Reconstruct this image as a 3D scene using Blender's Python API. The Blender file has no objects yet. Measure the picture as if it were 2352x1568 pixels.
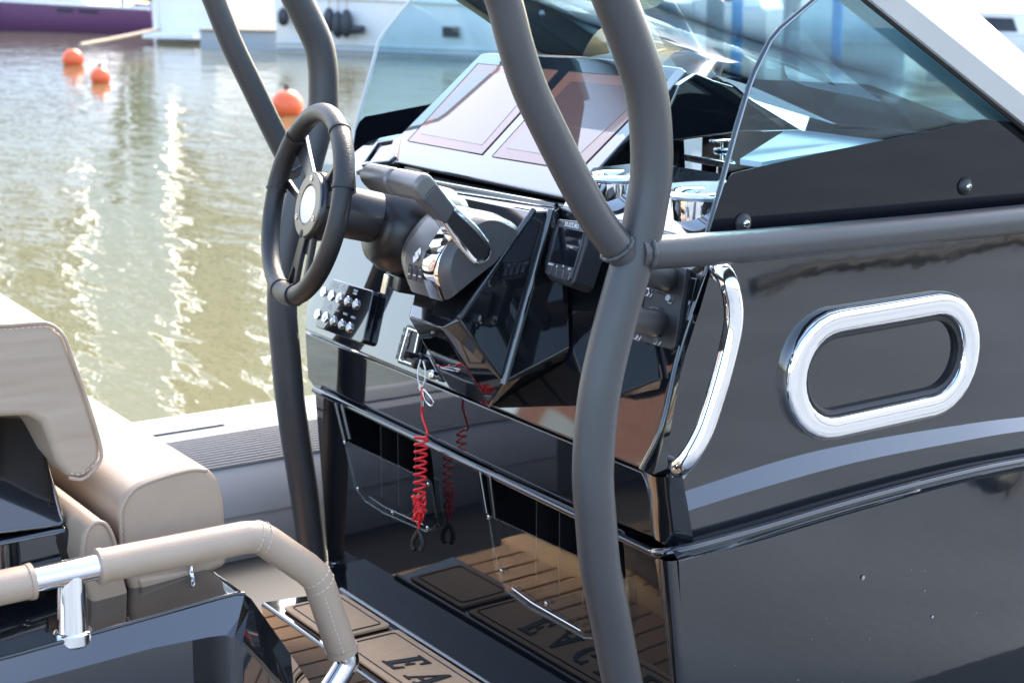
import bpy, bmesh, math, random
from mathutils import Vector, Matrix
from math import radians, sin, cos, tan, pi, sqrt
random.seed(7)
# ------------------------------------------------------------------ camera, world, sun, exposure
S = bpy.context.scene
HC = 2.0                       # camera height over the water (z = 0 is the water)
HD, PT, FOC = radians(56.5), radians(12.4), 3845.0   # x = towards the bow, y = towards port
Fv = Vector((cos(HD)*cos(PT), sin(HD)*cos(PT), -sin(PT)))
Rv = Vector((sin(HD), -cos(HD), 0))
Uv = Rv.cross(Fv)
cam_d = bpy.data.cameras.new('camera'); cam = bpy.data.objects.new('camera', cam_d)
S.collection.objects.link(cam); S.camera = cam
cam.matrix_world = Matrix((( Rv.x, Uv.x, -Fv.x, 0), (Rv.y, Uv.y, -Fv.y, 0), (Rv.z, Uv.z, -Fv.z, HC), (0, 0, 0, 1)))
cam_d.sensor_width = 36; cam_d.lens = FOC/2352*36
cam_d.clip_start = 0.05; cam_d.clip_end = 4000
cam_d.dof.use_dof = True; cam_d.dof.focus_distance = 2.65; cam_d.dof.aperture_fstop = 8.0
SUN_EL, SUN_AZ = radians(38), radians(38)     # azimuth from +x towards +y
w = bpy.data.worlds.new('World'); S.world = w; w.use_nodes = True
nt = w.node_tree; bg = nt.nodes['Background']
sky = nt.nodes.new('ShaderNodeTexSky'); sky.sky_type = 'NISHITA'; sky.sun_disc = False
sky.sun_elevation = SUN_EL; sky.sun_rotation = pi/2 - SUN_AZ
sky.air_density = 1.0; sky.dust_density = 3.6; sky.ozone_density = 0.35
nt.links.new(sky.outputs[0], bg.inputs[0]); bg.inputs[1].default_value = 0.15
sl = bpy.data.lights.new('sun', 'SUN'); so = bpy.data.objects.new('sun', sl); S.collection.objects.link(so)
sl.energy = 0.9; sl.angle = radians(10); sl.color = (1.0, 0.93, 0.82)
sd = Vector((cos(SUN_EL)*cos(SUN_AZ), cos(SUN_EL)*sin(SUN_AZ), sin(SUN_EL)))
so.rotation_euler = sd.to_track_quat('Z', 'Y').to_euler()
S.view_settings.view_transform = 'Standard'; S.view_settings.look = 'None'
S.view_settings.exposure = 2.6; S.view_settings.gamma = 1.0

# ------------------------------------------------------------------ survey: points of the photo put on real planes of the boat
O = Vector((0, 0, HC))
def ray(u, v): return Fv + Rv*((u-1176)/FOC) - Uv*((v-784)/FOC)
def PX(u, v, x): d = ray(u, v); return O + d*(x/d.x)
def PY(u, v, y): d = ray(u, v); return O + d*(y/d.y)
def PZ(u, v, z): d = ray(u, v); return O + d*(z/d.z)          # z relative to the eye
def PD(u, v, t): return O + ray(u, v)*t
def PP(u, v, pl):
    p, n = pl; d = ray(u, v); return O + d*((p-O).dot(n)/d.dot(n))
V = Vector
# ------------------------------------------------------------------ materials
M = {}
def mat(name, col, rough=0.5, metal=0.0, ior=1.5, coat=0.0, bump=0.0, bscale=60, var=0.0, vscale=8, spec=0.5, stretch=None, emit=None, sheen=0):
    m = bpy.data.materials.new(name); m.use_nodes = True; t = m.node_tree; p = t.nodes['Principled BSDF']
    p.inputs['Base Color'].default_value = (*col, 1); p.inputs['Roughness'].default_value = rough
    p.inputs['Metallic'].default_value = metal; p.inputs['IOR'].default_value = ior
    p.inputs['Coat Weight'].default_value = coat; p.inputs['Coat Roughness'].default_value = 0.03
    p.inputs['Specular IOR Level'].default_value = spec
    if sheen: p.inputs['Sheen Weight'].default_value = sheen
    if bump or var:
        tc = t.nodes.new('ShaderNodeTexCoord'); src = tc.outputs['Object']
        if stretch:
            mp = t.nodes.new('ShaderNodeMapping'); mp.inputs['Scale'].default_value = stretch
            t.links.new(src, mp.inputs[0]); src = mp.outputs[0]
    if bump:
        n = t.nodes.new('ShaderNodeTexNoise'); n.inputs['Scale'].default_value = bscale; n.inputs['Detail'].default_value = 3
        b = t.nodes.new('ShaderNodeBump'); b.inputs['Strength'].default_value = 1.0; b.inputs['Distance'].default_value = bump
        t.links.new(src, n.inputs['Vector']); t.links.new(n.outputs[0], b.inputs['Height']); t.links.new(b.outputs[0], p.inputs['Normal'])
    if var:
        n = t.nodes.new('ShaderNodeTexNoise'); n.inputs['Scale'].default_value = vscale; n.inputs['Detail'].default_value = 5
        r = t.nodes.new('ShaderNodeMapRange'); r.inputs['From Min'].default_value = 0.3; r.inputs['From Max'].default_value = 0.7
        r.inputs['To Min'].default_value = 1-var; r.inputs['To Max'].default_value = 1+var
        h = t.nodes.new('ShaderNodeMix'); h.data_type = 'RGBA'; h.blend_type = 'MULTIPLY'; h.inputs[0].default_value = 1
        h.inputs[6].default_value = (*col, 1)
        t.links.new(src, n.inputs['Vector']); t.links.new(n.outputs[0], r.inputs[0]); t.links.new(r.outputs[0], h.inputs[7])
        t.links.new(h.outputs[2], p.inputs['Base Color'])
    if name.startswith('gel') or name in ('frit', 'panel_glass', 'chrome'):
        tc = t.nodes.new('ShaderNodeTexCoord'); n = t.nodes.new('ShaderNodeTexNoise'); n.inputs['Scale'].default_value = 9; n.inputs['Detail'].default_value = 8; n.inputs['Roughness'].default_value = .7
        r = t.nodes.new('ShaderNodeMapRange'); r.inputs['From Min'].default_value = .42; r.inputs['From Max'].default_value = .75; r.inputs['To Min'].default_value = rough; r.inputs['To Max'].default_value = rough+.022
        t.links.new(tc.outputs['Object'], n.inputs['Vector']); t.links.new(n.outputs[0], r.inputs[0]); t.links.new(r.outputs[0], p.inputs['Roughness'])
    M[name] = m; return m
def glass(name, tint, ior=1.5, haze=0.0, boost=1.0):
    m = bpy.data.materials.new(name); m.use_nodes = True; t = m.node_tree; t.nodes.clear()
    out = t.nodes.new('ShaderNodeOutputMaterial'); mx = t.nodes.new('ShaderNodeMixShader')
    tr = t.nodes.new('ShaderNodeBsdfTransparent'); tr.inputs[0].default_value = (*tint, 1)
    gl = t.nodes.new('ShaderNodeBsdfGlossy'); gl.inputs['Roughness'].default_value = 0.005; gl.inputs[0].default_value = (1, 1, 1, 1)
    ge = t.nodes.new('ShaderNodeNewGeometry'); dt = t.nodes.new('ShaderNodeVectorMath'); dt.operation = 'DOT_PRODUCT'
    t.links.new(ge.outputs['Normal'], dt.inputs[0]); t.links.new(ge.outputs['Incoming'], dt.inputs[1])
    def mth(op, a, b=None):
        q = t.nodes.new('ShaderNodeMath'); q.operation = op; q.use_clamp = op == 'MULTIPLY'
        for i, z in enumerate((a, b)):
            if z is None: continue
            if isinstance(z, (int, float)): q.inputs[i].default_value = z
            else: t.links.new(z, q.inputs[i])
        return q.outputs[0]
    f0 = ((ior-1)/(ior+1))**2*boost          # Schlick, the same on both faces of the sheet
    k = mth('POWER', mth('SUBTRACT', 1.0, mth('ABSOLUTE', dt.outputs['Value'])), 5.0)
    t.links.new(mth('ADD', mth('MULTIPLY', k, 1-f0), f0), mx.inputs[0])
    t.links.new(tr.outputs[0], mx.inputs[1]); t.links.new(gl.outputs[0], mx.inputs[2]); t.links.new(mx.outputs[0], out.inputs[0])
    M[name] = m; return m
mat('gel', (0.006, 0.007, 0.009), 0.02, ior=1.6, bump=0.00035, bscale=5, coat=0.8)
mat('gel_flat', (0.006, 0.007, 0.009), 0.015, ior=1.6, coat=0.8)
mat('gel_low', (0.006, 0.007, 0.009), 0.03, ior=1.5, coat=0.0)
mat('panel_glass', (0.014, 0.016, 0.020), 0.02, ior=2.1, coat=1.0)
mat('gel_dash', (0.006, 0.007, 0.009), 0.02, ior=1.8, bump=0.0002, bscale=5, coat=1.0)
mat('gel_wall', (0.012, 0.014, 0.016), 0.03, ior=1.6, bump=0.0006, bscale=7, coat=0.5)
mat('tube_black', (0.046, 0.046, 0.048), 0.36, ior=1.5, bump=0.0003, bscale=900, var=0.14, vscale=5)
mat('satin_black', (0.008, 0.008, 0.010), 0.33)
mat('plastic_black', (0.018, 0.018, 0.020), 0.42, bump=0.0004, bscale=900)
mat('grip', (0.009, 0.009, 0.010), 0.38, bump=0.0016, bscale=420)
mat('rim_leather', (0.009, 0.009, 0.010), 0.36, bump=0.0008, bscale=500)
mat('throttle_grey', (0.17, 0.165, 0.16), 0.33, metal=0.5)
mat('throttle_dark', (0.055, 0.055, 0.057), 0.34)
mat('chrome', (0.86, 0.86, 0.87), 0.04, metal=1.0, bump=0.0002, bscale=20)
mat('steel', (0.62, 0.62, 0.62), 0.16, metal=1.0)
mat('hub_metal', (0.16, 0.16, 0.165), 0.3, metal=0.8)
mat('badge', (0.62, 0.66, 0.72), 0.15, metal=0.3)
mat('leather', (0.345, 0.256, 0.187), 0.46, bump=0.0004, bscale=380, var=0.05, vscale=14)
mat('leather_fold', (0.345, 0.256, 0.187), 0.46, bump=0.016, bscale=5, var=0.04, vscale=14, stretch=(.5, .35, 2.2))
mat('thread', (0.50, 0.42, 0.36), 0.7)
mat('hypalon', (0.27, 0.275, 0.28), 0.55, bump=0.0002, bscale=500, var=0.06, vscale=3)
mat('hypalon_dark', (0.20, 0.205, 0.21), 0.6, bump=0.0006, bscale=500)
mat('rubber_black', (0.012, 0.012, 0.013), 0.5)
mat('deck_foam', (0.62, 0.385, 0.215), 0.62, bump=0.0005, bscale=300, var=0.12, vscale=30, stretch=(1, 14, 1))
mat('teak', (0.42, 0.26, 0.145), 0.6, bump=0.0006, bscale=120, var=0.2, vscale=20, stretch=(0.5, 10, 10))
mat('caulk', (0.01, 0.01, 0.01), 0.6)
mat('red_cord', (0.78, 0.010, 0.015), 0.22, coat=0.4)
mat('white_plastic', (0.78, 0.78, 0.76), 0.4)
mat('print_white', (0.75, 0.75, 0.75), 0.5)
mat('print_grey', (0.30, 0.31, 0.33), 0.5)
mat('screen', (0.15, 0.082, 0.070), 0.02, ior=1.8, coat=0.6)
mat('screen_rim', (0.26, 0.115, 0.08), 0.03, ior=1.7, coat=0.4)
mat('gauge_screen', (0.006, 0.008, 0.012), 0.04, ior=1.6)
mat('button_face', (0.80, 0.79, 0.76), 0.25, metal=0.4)
mat('blue_led', (0.02, 0.03, 0.5), 0.3)
mat('frit', (0.004, 0.005, 0.008), 0.03, ior=1.42)
mat('beam_white', (0.55, 0.54, 0.52), 0.38, var=0.03)
mat('buoy', (0.82, 0.13, 0.04), 0.35)
mat('boat_white', (0.80, 0.81, 0.82), 0.25, var=0.03, vscale=2)
mat('boat_grey', (0.33, 0.37, 0.40), 0.4)
mat('purple', (0.16, 0.055, 0.15), 0.22, coat=0.3)
mat('fender_black', (0.03, 0.035, 0.045), 0.5)
mat('window_dark', (0.03, 0.045, 0.06), 0.08)
mat('rope', (0.33, 0.28, 0.22), 0.9)
mat('dock_wood', (0.22, 0.19, 0.15), 0.8, var=0.2, vscale=4)
mat('blue_post', (0.10, 0.34, 0.62), 0.5)
mat('grey_post', (0.36, 0.36, 0.36), 0.7)
mat('quay_stone', (0.15, 0.17, 0.185), 0.85, bump=0.002, bscale=30, var=0.18, vscale=1.2)
mat('brick', (0.40, 0.20, 0.14), 0.85, var=0.25, vscale=6)
mat('render_tan', (0.42, 0.36, 0.26), 0.85, var=0.1, vscale=0.3)
mat('render_pale', (0.52, 0.58, 0.56), 0.85, var=0.08, vscale=0.3)
mat('leaf', (0.07, 0.11, 0.035), 0.8)
mat('bark', (0.10, 0.075, 0.05), 0.9)
mat('red_flag', (0.6, 0.04, 0.03), 0.7)
glass('pane_tint', (0.76, 0.89, 0.93)); glass('pane_front', (0.62, 0.77, 0.84)); glass('acrylic', (0.90, 0.94, 0.96), 1.45); glass('pane_smoke', (0.16, 0.17, 0.18))
# ------------------------------------------------------------------ object helpers
C = S.collection
def tag(o, label=None, cat=None, group=None, kind=None):
    if label: o['label'] = label
    if cat: o['category'] = cat
    if group: o['group'] = group
    if kind: o['kind'] = kind
    return o
def thing(name, loc, label, cat, group=None):
    o = bpy.data.objects.new(name, None); o.location = loc; o.empty_display_size = 0.05; C.objects.link(o)
    return tag(o, label, cat, group)
def wloc(p): return V(p.location) if p.type == 'EMPTY' else V((0, 0, 0))     # part meshes keep world coordinates
def link(name, me, m, parent=None, sharp=35):
    if isinstance(m, str): m = M[m]
    me.materials.clear(); me.materials.append(m)
    for p in me.polygons: p.use_smooth = True
    me.set_sharp_from_angle(angle=radians(sharp))
    o = bpy.data.objects.new(name, me); C.objects.link(o)
    if parent is not None:
        o.parent = parent; o.matrix_parent_inverse = Matrix.Translation(-wloc(parent))
    return o
def wnorm(o):
    md = o.modifiers.new('weighted normals', 'WEIGHTED_NORMAL'); md.keep_sharp = True; md.weight = 100; return o
def fin(name, bm, m, parent=None, sharp=35, bevel=0, seg=2, bang=25):
    bmesh.ops.remove_doubles(bm, verts=bm.verts, dist=1e-6)
    bmesh.ops.recalc_face_normals(bm, faces=bm.faces)
    if bevel:
        es = [e for e in bm.edges if len(e.link_faces) == 2 and e.calc_face_angle(0) > radians(bang)]
        bmesh.ops.bevel(bm, geom=es, offset=bevel, offset_type='OFFSET', segments=seg, affect='EDGES', profile=0.5, clamp_overlap=True)
    me = bpy.data.meshes.new(name); bm.to_mesh(me); bm.free()
    o = link(name, me, m, parent, sharp)
    if bevel: wnorm(o)
    return o
def add_prism(bm, pts, vec):
    a = [bm.verts.new(p) for p in pts]; b = [bm.verts.new(V(p)+V(vec)) for p in pts]; n = len(pts)
    bm.faces.new(a[::-1]); bm.faces.new(b)
    for i in range(n): bm.faces.new((a[i], a[(i+1) % n], b[(i+1) % n], b[i]))
def prism(name, pts, vec, m, parent=None, bevel=0.003, seg=2, bang=25, sharp=35):
    bm = bmesh.new(); add_prism(bm, pts, vec); return fin(name, bm, m, parent, sharp, bevel, seg, bang)
def hull(name, a, b, m, parent=None, bevel=0.003, seg=2):     # two matching polygons joined
    bm = bmesh.new(); n = len(a)
    A = [bm.verts.new(p) for p in a]; B = [bm.verts.new(p) for p in b]
    bm.faces.new(A[::-1]); bm.faces.new(B)
    for i in range(n): bm.faces.new((A[i], A[(i+1) % n], B[(i+1) % n], B[i]))
    return fin(name, bm, m, parent, bevel=bevel, seg=seg)
def catmull(P, n=8):
    P = [V(p) for p in P]; out = []
    Q = [P[0]*2-P[1]] + P + [P[-1]*2-P[-2]]
    for i in range(1, len(Q)-2):
        a, b, c, d = Q[i-1:i+3]
        for k in range(n):
            t = k/n
            out.append(0.5*((2*b)+(c-a)*t+(2*a-5*b+4*c-d)*t*t+(3*b-a-3*c+d)*t**3))
    out.append(P[-1]); return out
def add_tube(bm, P, r, seg=14, cap=True, closed=False):
    P = [V(p) for p in P]; n = len(P); rings = []
    T = []
    for i in range(n):
        if closed: t = P[(i+1) % n]-P[i-1]
        else: t = P[min(i+1, n-1)]-P[max(i-1, 0)]
        T.append(t.normalized())
    up = V((0, 0, 1)) if abs(T[0].z) < 0.9 else V((1, 0, 0))
    N = (up - T[0]*up.dot(T[0])).normalized()
    for i in range(n):
        N = (N - T[i]*N.dot(T[i])).normalized(); B = T[i].cross(N)
        rr = r[i] if isinstance(r, (list, tuple)) else r
        rings.append([bm.verts.new(P[i]+(N*cos(2*pi*k/seg)+B*sin(2*pi*k/seg))*rr) for k in range(seg)])
    m = n if closed else n-1
    for i in range(m):
        a, b = rings[i], rings[(i+1) % n]
        for k in range(seg): bm.faces.new((a[k], a[(k+1) % seg], b[(k+1) % seg], b[k]))
    if cap and not closed: bm.faces.new(rings[0][::-1]); bm.faces.new(rings[-1])
def tube(name, P, r, m, parent=None, seg=16, smooth=8, closed=False):
    bm = bmesh.new(); add_tube(bm, catmull(P, smooth) if smooth else P, r, seg, closed=closed)
    return fin(name, bm, m, parent, 50)
def frame(axis):
    a = V(axis).normalized(); h = V((0, 0, 1)) if abs(a.z) < 0.9 else V((1, 0, 0))
    u = h.cross(a).normalized(); return u, a.cross(u), a
def add_lathe(bm, c, axis, prof, seg=24, sx=1.0):
    u, v, a = frame(axis); rings = []
    for r, h in prof:
        rings.append([bm.verts.new(V(c)+a*h+(u*cos(2*pi*k/seg)+v*sin(2*pi*k/seg))*max(r, 1e-5)) for k in range(seg)])
    for i in range(len(rings)-1):
        for k in range(seg): bm.faces.new((rings[i][k], rings[i][(k+1) % seg], rings[i+1][(k+1) % seg], rings[i+1][k]))
    if prof[0][0] > 1e-4: bm.faces.new(rings[0][::-1])
    if prof[-1][0] > 1e-4: bm.faces.new(rings[-1])
def lathe(name, c, axis, prof, m, parent=None, seg=24, sharp=35):
    bm = bmesh.new(); add_lathe(bm, c, axis, prof, seg); return fin(name, bm, m, parent, sharp)
def add_box(bm, c, X, Y, Z):
    vs = [bm.verts.new(V(c)+X*i+Y*j+Z*k) for i in (-.5, .5) for j in (-.5, .5) for k in (-.5, .5)]
    for f in ((0, 1, 3, 2), (4, 6, 7, 5), (0, 4, 5, 1), (2, 3, 7, 6), (0, 2, 6, 4), (1, 5, 7, 3)): bm.faces.new([vs[i] for i in f])
ex, ey, ez = V((1, 0, 0)), V((0, 1, 0)), V((0, 0, 1))
def box(name, c, size, m, parent=None, bevel=0.003, axes=(ex, ey, ez), seg=2):
    bm = bmesh.new(); add_box(bm, c, axes[0]*size[0], axes[1]*size[1], axes[2]*size[2]); return fin(name, bm, m, parent, bevel=bevel, seg=seg)
def resample(P, n):
    P = [V(p) for p in P]; L = [0]
    for i in range(1, len(P)): L.append(L[-1]+(P[i]-P[i-1]).length)
    out = []
    for k in range(n):
        s = L[-1]*k/(n-1); i = 1
        while i < len(P)-1 and L[i] < s: i += 1
        t = (s-L[i-1])/max(1e-9, L[i]-L[i-1]); out.append(P[i-1].lerp(P[i], t))
    return out
def loft(name, lines, m, parent=None, n=40, sharp=35, smooth=True, flip=False, thick=0):
    R = [resample(catmull(l, 6) if smooth and len(l) > 2 else l, n) for l in lines]
    bm = bmesh.new(); G = [[bm.verts.new(p) for p in r] for r in R]
    for i in range(len(G)-1):
        for k in range(n-1):
            bm.faces.new((G[i][k], G[i][k+1], G[i+1][k+1], G[i+1][k]))
    me = bpy.data.meshes.new(name)
    bmesh.ops.recalc_face_normals(bm, faces=bm.faces)
    bm.to_mesh(me); bm.free(); o = link(name, me, m, parent, sharp)
    if thick:
        md = o.modifiers.new('thickness', 'SOLIDIFY'); md.thickness = thick; md.offset = 0
    return o
def roundpoly(P, r, n=5):          # 2D polygon with rounded corners; r number or list
    out = []; N = len(P)
    for i in range(N):
        p = V(P[i]); a = V(P[i-1]); b = V(P[(i+1) % N]); rr = r[i] if isinstance(r, (list, tuple)) else r
        da, db = (a-p), (b-p); la, lb = da.length, db.length
        if rr <= 0: out.append(p); continue
        ang = da.angle(db); d = min(rr/max(1e-6, tan(ang/2)), la*.48, lb*.48)
        p0, p1 = p+da*(d/la), p+db*(d/lb)
        for k in range(n+1):
            t = k/n; out.append(p0*((1-t)**2)+p*(2*t*(1-t))+p1*(t*t))
    return out
def plate(name, outer, nrm, m, parent=None, holes=(), thick=0.004, bevel=0.0, res=2, r=0, hr=0):
    """flat plate: OUTER is a 3D polygon, its face shows towards NRM, THICK goes behind it; holes are 3D polygons"""
    n = V(nrm).normalized(); o0 = V(outer[0]); u = None
    for p in outer[1:]:
        d = V(p)-o0; d = d - n*d.dot(n)
        if d.length > 1e-4: u = d.normalized(); break
    v = n.cross(u)
    def flat(P, rr):
        Q = [V(((V(p)-o0).dot(u), (V(p)-o0).dot(v), 0)) for p in P]
        return roundpoly(Q, rr) if rr else Q
    cu = bpy.data.curves.new(name, 'CURVE'); cu.dimensions = '2D'; cu.fill_mode = 'BOTH'
    cu.extrude = max(thick/2-bevel, 1e-5); cu.bevel_depth = bevel; cu.bevel_resolution = res
    for P, rr in [(outer, r)]+[(h, hr) for h in holes]:
        Q = flat(P, rr); s = cu.splines.new('POLY'); s.points.add(len(Q)-1); s.use_cyclic_u = True
        for k, q in enumerate(Q): s.points[k].co = (q.x, q.y, 0, 1)
    if bevel: cu.offset = -bevel
    t = bpy.data.objects.new('tmp', cu); C.objects.link(t)
    me = bpy.data.meshes.new_from_object(t.evaluated_get(bpy.context.evaluated_depsgraph_get()))
    bpy.data.objects.remove(t); bpy.data.curves.remove(cu)
    T = Matrix(((u.x, v.x, n.x, 0), (u.y, v.y, n.y, 0), (u.z, v.z, n.z, 0), (0, 0, 0, 1)))
    T.translation = o0-n*(thick/2); me.transform(T); me.name = name
    bm = bmesh.new(); bm.from_mesh(me); bmesh.ops.remove_doubles(bm, verts=bm.verts, dist=1e-6)
    bmesh.ops.recalc_face_normals(bm, faces=bm.faces); bm.to_mesh(me); bm.free()
    return wnorm(link(name, me, m, parent)) if bevel else link(name, me, m, parent)
def text(name, s, size, p, U, Vd, m, parent=None, ext=0.0003, align='CENTER', shear=0, sx=1.0):
    cu = bpy.data.curves.new(name, 'FONT'); cu.body = s; cu.size = size; cu.align_x = align; cu.align_y = 'CENTER'; cu.extrude = ext; cu.shear = shear
    cu.resolution_u = 2
    t = bpy.data.objects.new('tmp', cu); C.objects.link(t)
    me = bpy.data.meshes.new_from_object(t.evaluated_get(bpy.context.evaluated_depsgraph_get()))
    bpy.data.objects.remove(t); bpy.data.curves.remove(cu)
    U = V(U).normalized()*sx; Vd = V(Vd).normalized(); n = U.normalized().cross(Vd)
    T = Matrix(((U.x, Vd.x, n.x, 0), (U.y, Vd.y, n.y, 0), (U.z, Vd.z, n.z, 0), (0, 0, 0, 1))); T.translation = V(p)
    me.transform(T); me.name = name
    return link(name, me, m, parent)
def dashes(name, P, m, parent, step=0.009, ln=0.0055, r=0.0009):   # a row of stitches
    L = resample(P, max(3, int(sum((V(P[i+1])-V(P[i])).length for i in range(len(P)-1))/step)))
    bm = bmesh.new()
    for i in range(len(L)-1):
        d = (L[i+1]-L[i]); add_tube(bm, [L[i], L[i]+d*0.35, L[i]+d*0.65], [r, r*1.2, r], 5)
    return fin(name, bm, m, parent, 60)
def copy_tree(o, parent=None):
    c = o.copy(); C.objects.link(c)
    if parent is not None: c.parent = parent
    for ch in list(o.children): copy_tree(ch, c)
    return c
def screw(name, p, axis, r, m, parent, head='hex'):
    bm = bmesh.new()
    if head == 'hex': add_lathe(bm, p, axis, [(r*1.25, 0), (r*1.25, .0015), (r, .0015), (r, r*.9), (r*.8, r*1.1)], 6)
    else: add_lathe(bm, p, axis, [(r, 0), (r*.95, r*.3), (r*.6, r*.6), (0, r*.7)], 14)
    return fin(name, bm, m, parent, 30)

# ================================================================== SETTING
def water():
    m = bpy.data.materials.new('water'); m.use_nodes = True; t = m.node_tree; p = t.nodes['Principled BSDF']
    p.inputs['Base Color'].default_value = (0.135, 0.128, 0.066, 1); p.inputs['Roughness'].default_value = 0.03; p.inputs['IOR'].default_value = 1.33
    tc = t.nodes.new('ShaderNodeTexCoord'); mp = t.nodes.new('ShaderNodeMapping'); mp.inputs['Rotation'].default_value = (0, 0, -HD)
    mp.inputs['Scale'].default_value = (1.0, 0.45, 1)
    t.links.new(tc.outputs['Object'], mp.inputs[0]); last = None
    for sc, dist in ((0.8, 0.026), (2.4, 0.016), (7.0, 0.0042)):
        n = t.nodes.new('ShaderNodeTexNoise'); n.inputs['Scale'].default_value = sc; n.inputs['Detail'].default_value = 2; n.inputs['Distortion'].default_value = 0.6
        b = t.nodes.new('ShaderNodeBump'); b.inputs['Distance'].default_value = dist; b.inputs['Strength'].default_value = 1
        t.links.new(mp.outputs[0], n.inputs['Vector']); t.links.new(n.outputs[0], b.inputs['Height'])
        if last: t.links.new(last.outputs[0], b.inputs['Normal'])
        last = b
    t.links.new(last.outputs[0], p.inputs['Normal'])
    bm = bmesh.new(); R = 1800
    bm.faces.new([bm.verts.new(q) for q in ((-R, -R, 0), (R, -R, 0), (R, R, 0), (-R, R, 0))])
    return tag(fin('water', bm, m), kind='structure')
water()
Q0 = 0.55                       # quay top over the water
qz = thing('quay', (0, -20, Q0), 'pale concrete quay wall', 'quay'); del qz['category']; del qz['label']; qz['kind'] = 'structure'
box('quay_deck', (0, -18.28, Q0-1.2), (160, 40, 2.4), 'quay_stone', qz, 0.02)


def quay_line(P, y, r, label, m='rubber_black'):
    L = []
    for u, v in P:
        p = PY(u, v, y); d = ray(u, v); d = V((d.x, -d.y, d.z)); k = (Q0+r-p.z)/d.z; L.append(p+d*k)
    t = thing('mooring_line', L[0], label, 'rope', 'lines lying on the quay'); tube('strand', L, r, m, t, 8, 6)
quay_line([(1735, 655), (1830, 622), (1960, 606), (2100, 590), (2230, 566), (2400, 540)], 1.95, .035, 'black hose lying along the quay beside the boat')
quay_line([(1826, 1252), (1856, 1224), (1900, 1206), (1960, 1198), (2010, 1206), (2024, 1222), (1980, 1232), (1900, 1240), (1826, 1254)], 1.89, .016, 'coiled black mooring line on the quay nearest the camera')
quay_line([(2160, 1170), (2230, 1140), (2300, 1126), (2352, 1150), (2300, 1176), (2250, 1150), (2330, 1120), (2420, 1130)], 1.89, .018, 'tangled black mooring line on the quay towards the bow')

def building(name, az, dist, width, h, m, label, nx, nz, wm='window_dark', roof='boat_grey', depth=12, z0=0.6):
    a = radians(az); n = V((-cos(a), -sin(a), 0)); s = V((-sin(a), cos(a), 0)); c = V((cos(a)*dist, sin(a)*dist, z0))
    b = thing(name, c, label, 'building')
    box('wall', c - n*depth/2 + ez*h/2, (width, depth, h), m, b, 0.0, axes=(s, n, ez))
    box('roof', c - n*depth/2 + ez*(h+.3), (width+.6, depth+.6, .6), roof, b, 0.0, axes=(s, n, ez))
    me = None
    for i in range(nx):
        for k in range(nz):
            p = c + s*((i+.5)/nx-.5)*width + ez*((k+.5)/nz)*h + n*.03
            if me is None:
                o = box('window', p, (width/nx*.42, .12, h/nz*.55), wm, b, 0.0, axes=(s, n, ez)); me = o; p0 = p
            else:
                o2 = me.copy(); C.objects.link(o2); o2.location = p-p0
    return b
building('brick_warehouse', 138.5, 62, 33, 16, 'brick', 'dark red brick warehouse across the basin beyond the stern', 8, 4, 'render_pale')
random.seed(11); kk = 0
for i, az in enumerate([42+3.05*j for j in range(15)]):
    m = 'render_tan' if i % 2 == 0 else 'render_pale'; h = (41, 36, 44, 38, 42, 35)[i % 6]
    building('waterfront_house', az, 112, 5.75, h, m, ('tan' if i % 2 == 0 else 'pale blue green') + ' harbour house on the far bank, ' + ('first', 'second', 'third', 'fourth', 'fifth', 'sixth', 'seventh', 'eighth')[i//2] + ' of its colour from the bow', 3, 10, 'window_dark' if i % 2 == 0 else 'boat_white', depth=10)
# ------------------------------------------------------------------ boats beyond
def buoy(u, v, r, label, rod=False):
    p = PZ(u, v, -HC); p.z = r*0.55
    b = thing('mooring_buoy', (p.x, p.y, 0), label, 'buoy', 'orange mooring buoys')
    lathe('float', p, ez, [(0, -r)]+[(r*sin(t*pi/14), -r*cos(t*pi/14)) for t in range(1, 14)]+[(0, r)], 'buoy', b, 28, 60)
    lathe('eye', p+ez*r*.98, ez, [(r*.16, -.02), (r*.16, .05), (r*.08, .08)], 'fender_black', b, 12)
    return b
b1 = buoy(168, 150, 0.235, 'orange mooring buoy with a rope to the purple boat')
b2 = buoy(231, 190, 0.185, 'smaller orange mooring buoy in open water')
b3 = buoy(660, 264, 0.235, 'large orange mooring buoy behind the black steering wheel')
# purple boat
def side_boat(name, A, B, zl, label, cat, hullm, beam=3.5, flare=0.3, boot=None):
    """A, B: waterline ends (world); zl: gunwale heights at A..B"""
    t = thing(name, (A+B)/2, label, cat); d = (B-A).normalized(); n = V((-d.y, d.x, 0))
    if n.dot(A) < 0: n = -n
    def line(z, off): return [A.lerp(B, k/6)+ez*z(k/6)-n*off for k in range(7)]
    top = lambda s: zl[0]*(1-s)+zl[1]*s
    L = [line(lambda s: -.4, -.5), line(lambda s: 0.0, 0), line(lambda s: top(s)*.5, flare*.7), line(lambda s: top(s), flare)]
    Rr = [[p + n*(beam+2*(flare if i else 0)) for p in l] for i, l in enumerate(L)]
    loft('hull', L + [[p+n*(beam+flare) for p in L[3]], [p+n*(beam) for p in L[1]], [p + n*(beam-1) for p in L[0]]], hullm, t, 24, 50, False)
    for k in (0, -1):
        bm = bmesh.new(); bm.faces.new([bm.verts.new(p) for p in (L[0][k], L[1][k], L[2][k], L[3][k], L[3][k]+n*(beam+flare), L[1][k]+n*beam)]); fin('end_panel', bm, hullm, t)
    return t, d, n, L
A, B = PZ(-260, 60, -HC), PZ(362, 80, -HC)
pb, d, n, L = side_boat('purple_boat', A, B, (1.18, 0.80), 'long dark purple hulled boat moored beyond the buoys', 'boat', 'purple')
tube('rub_rail', [p+ez*0.03 for p in L[3]], 0.045, 'boat_white', pb, 8, 0)
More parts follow.
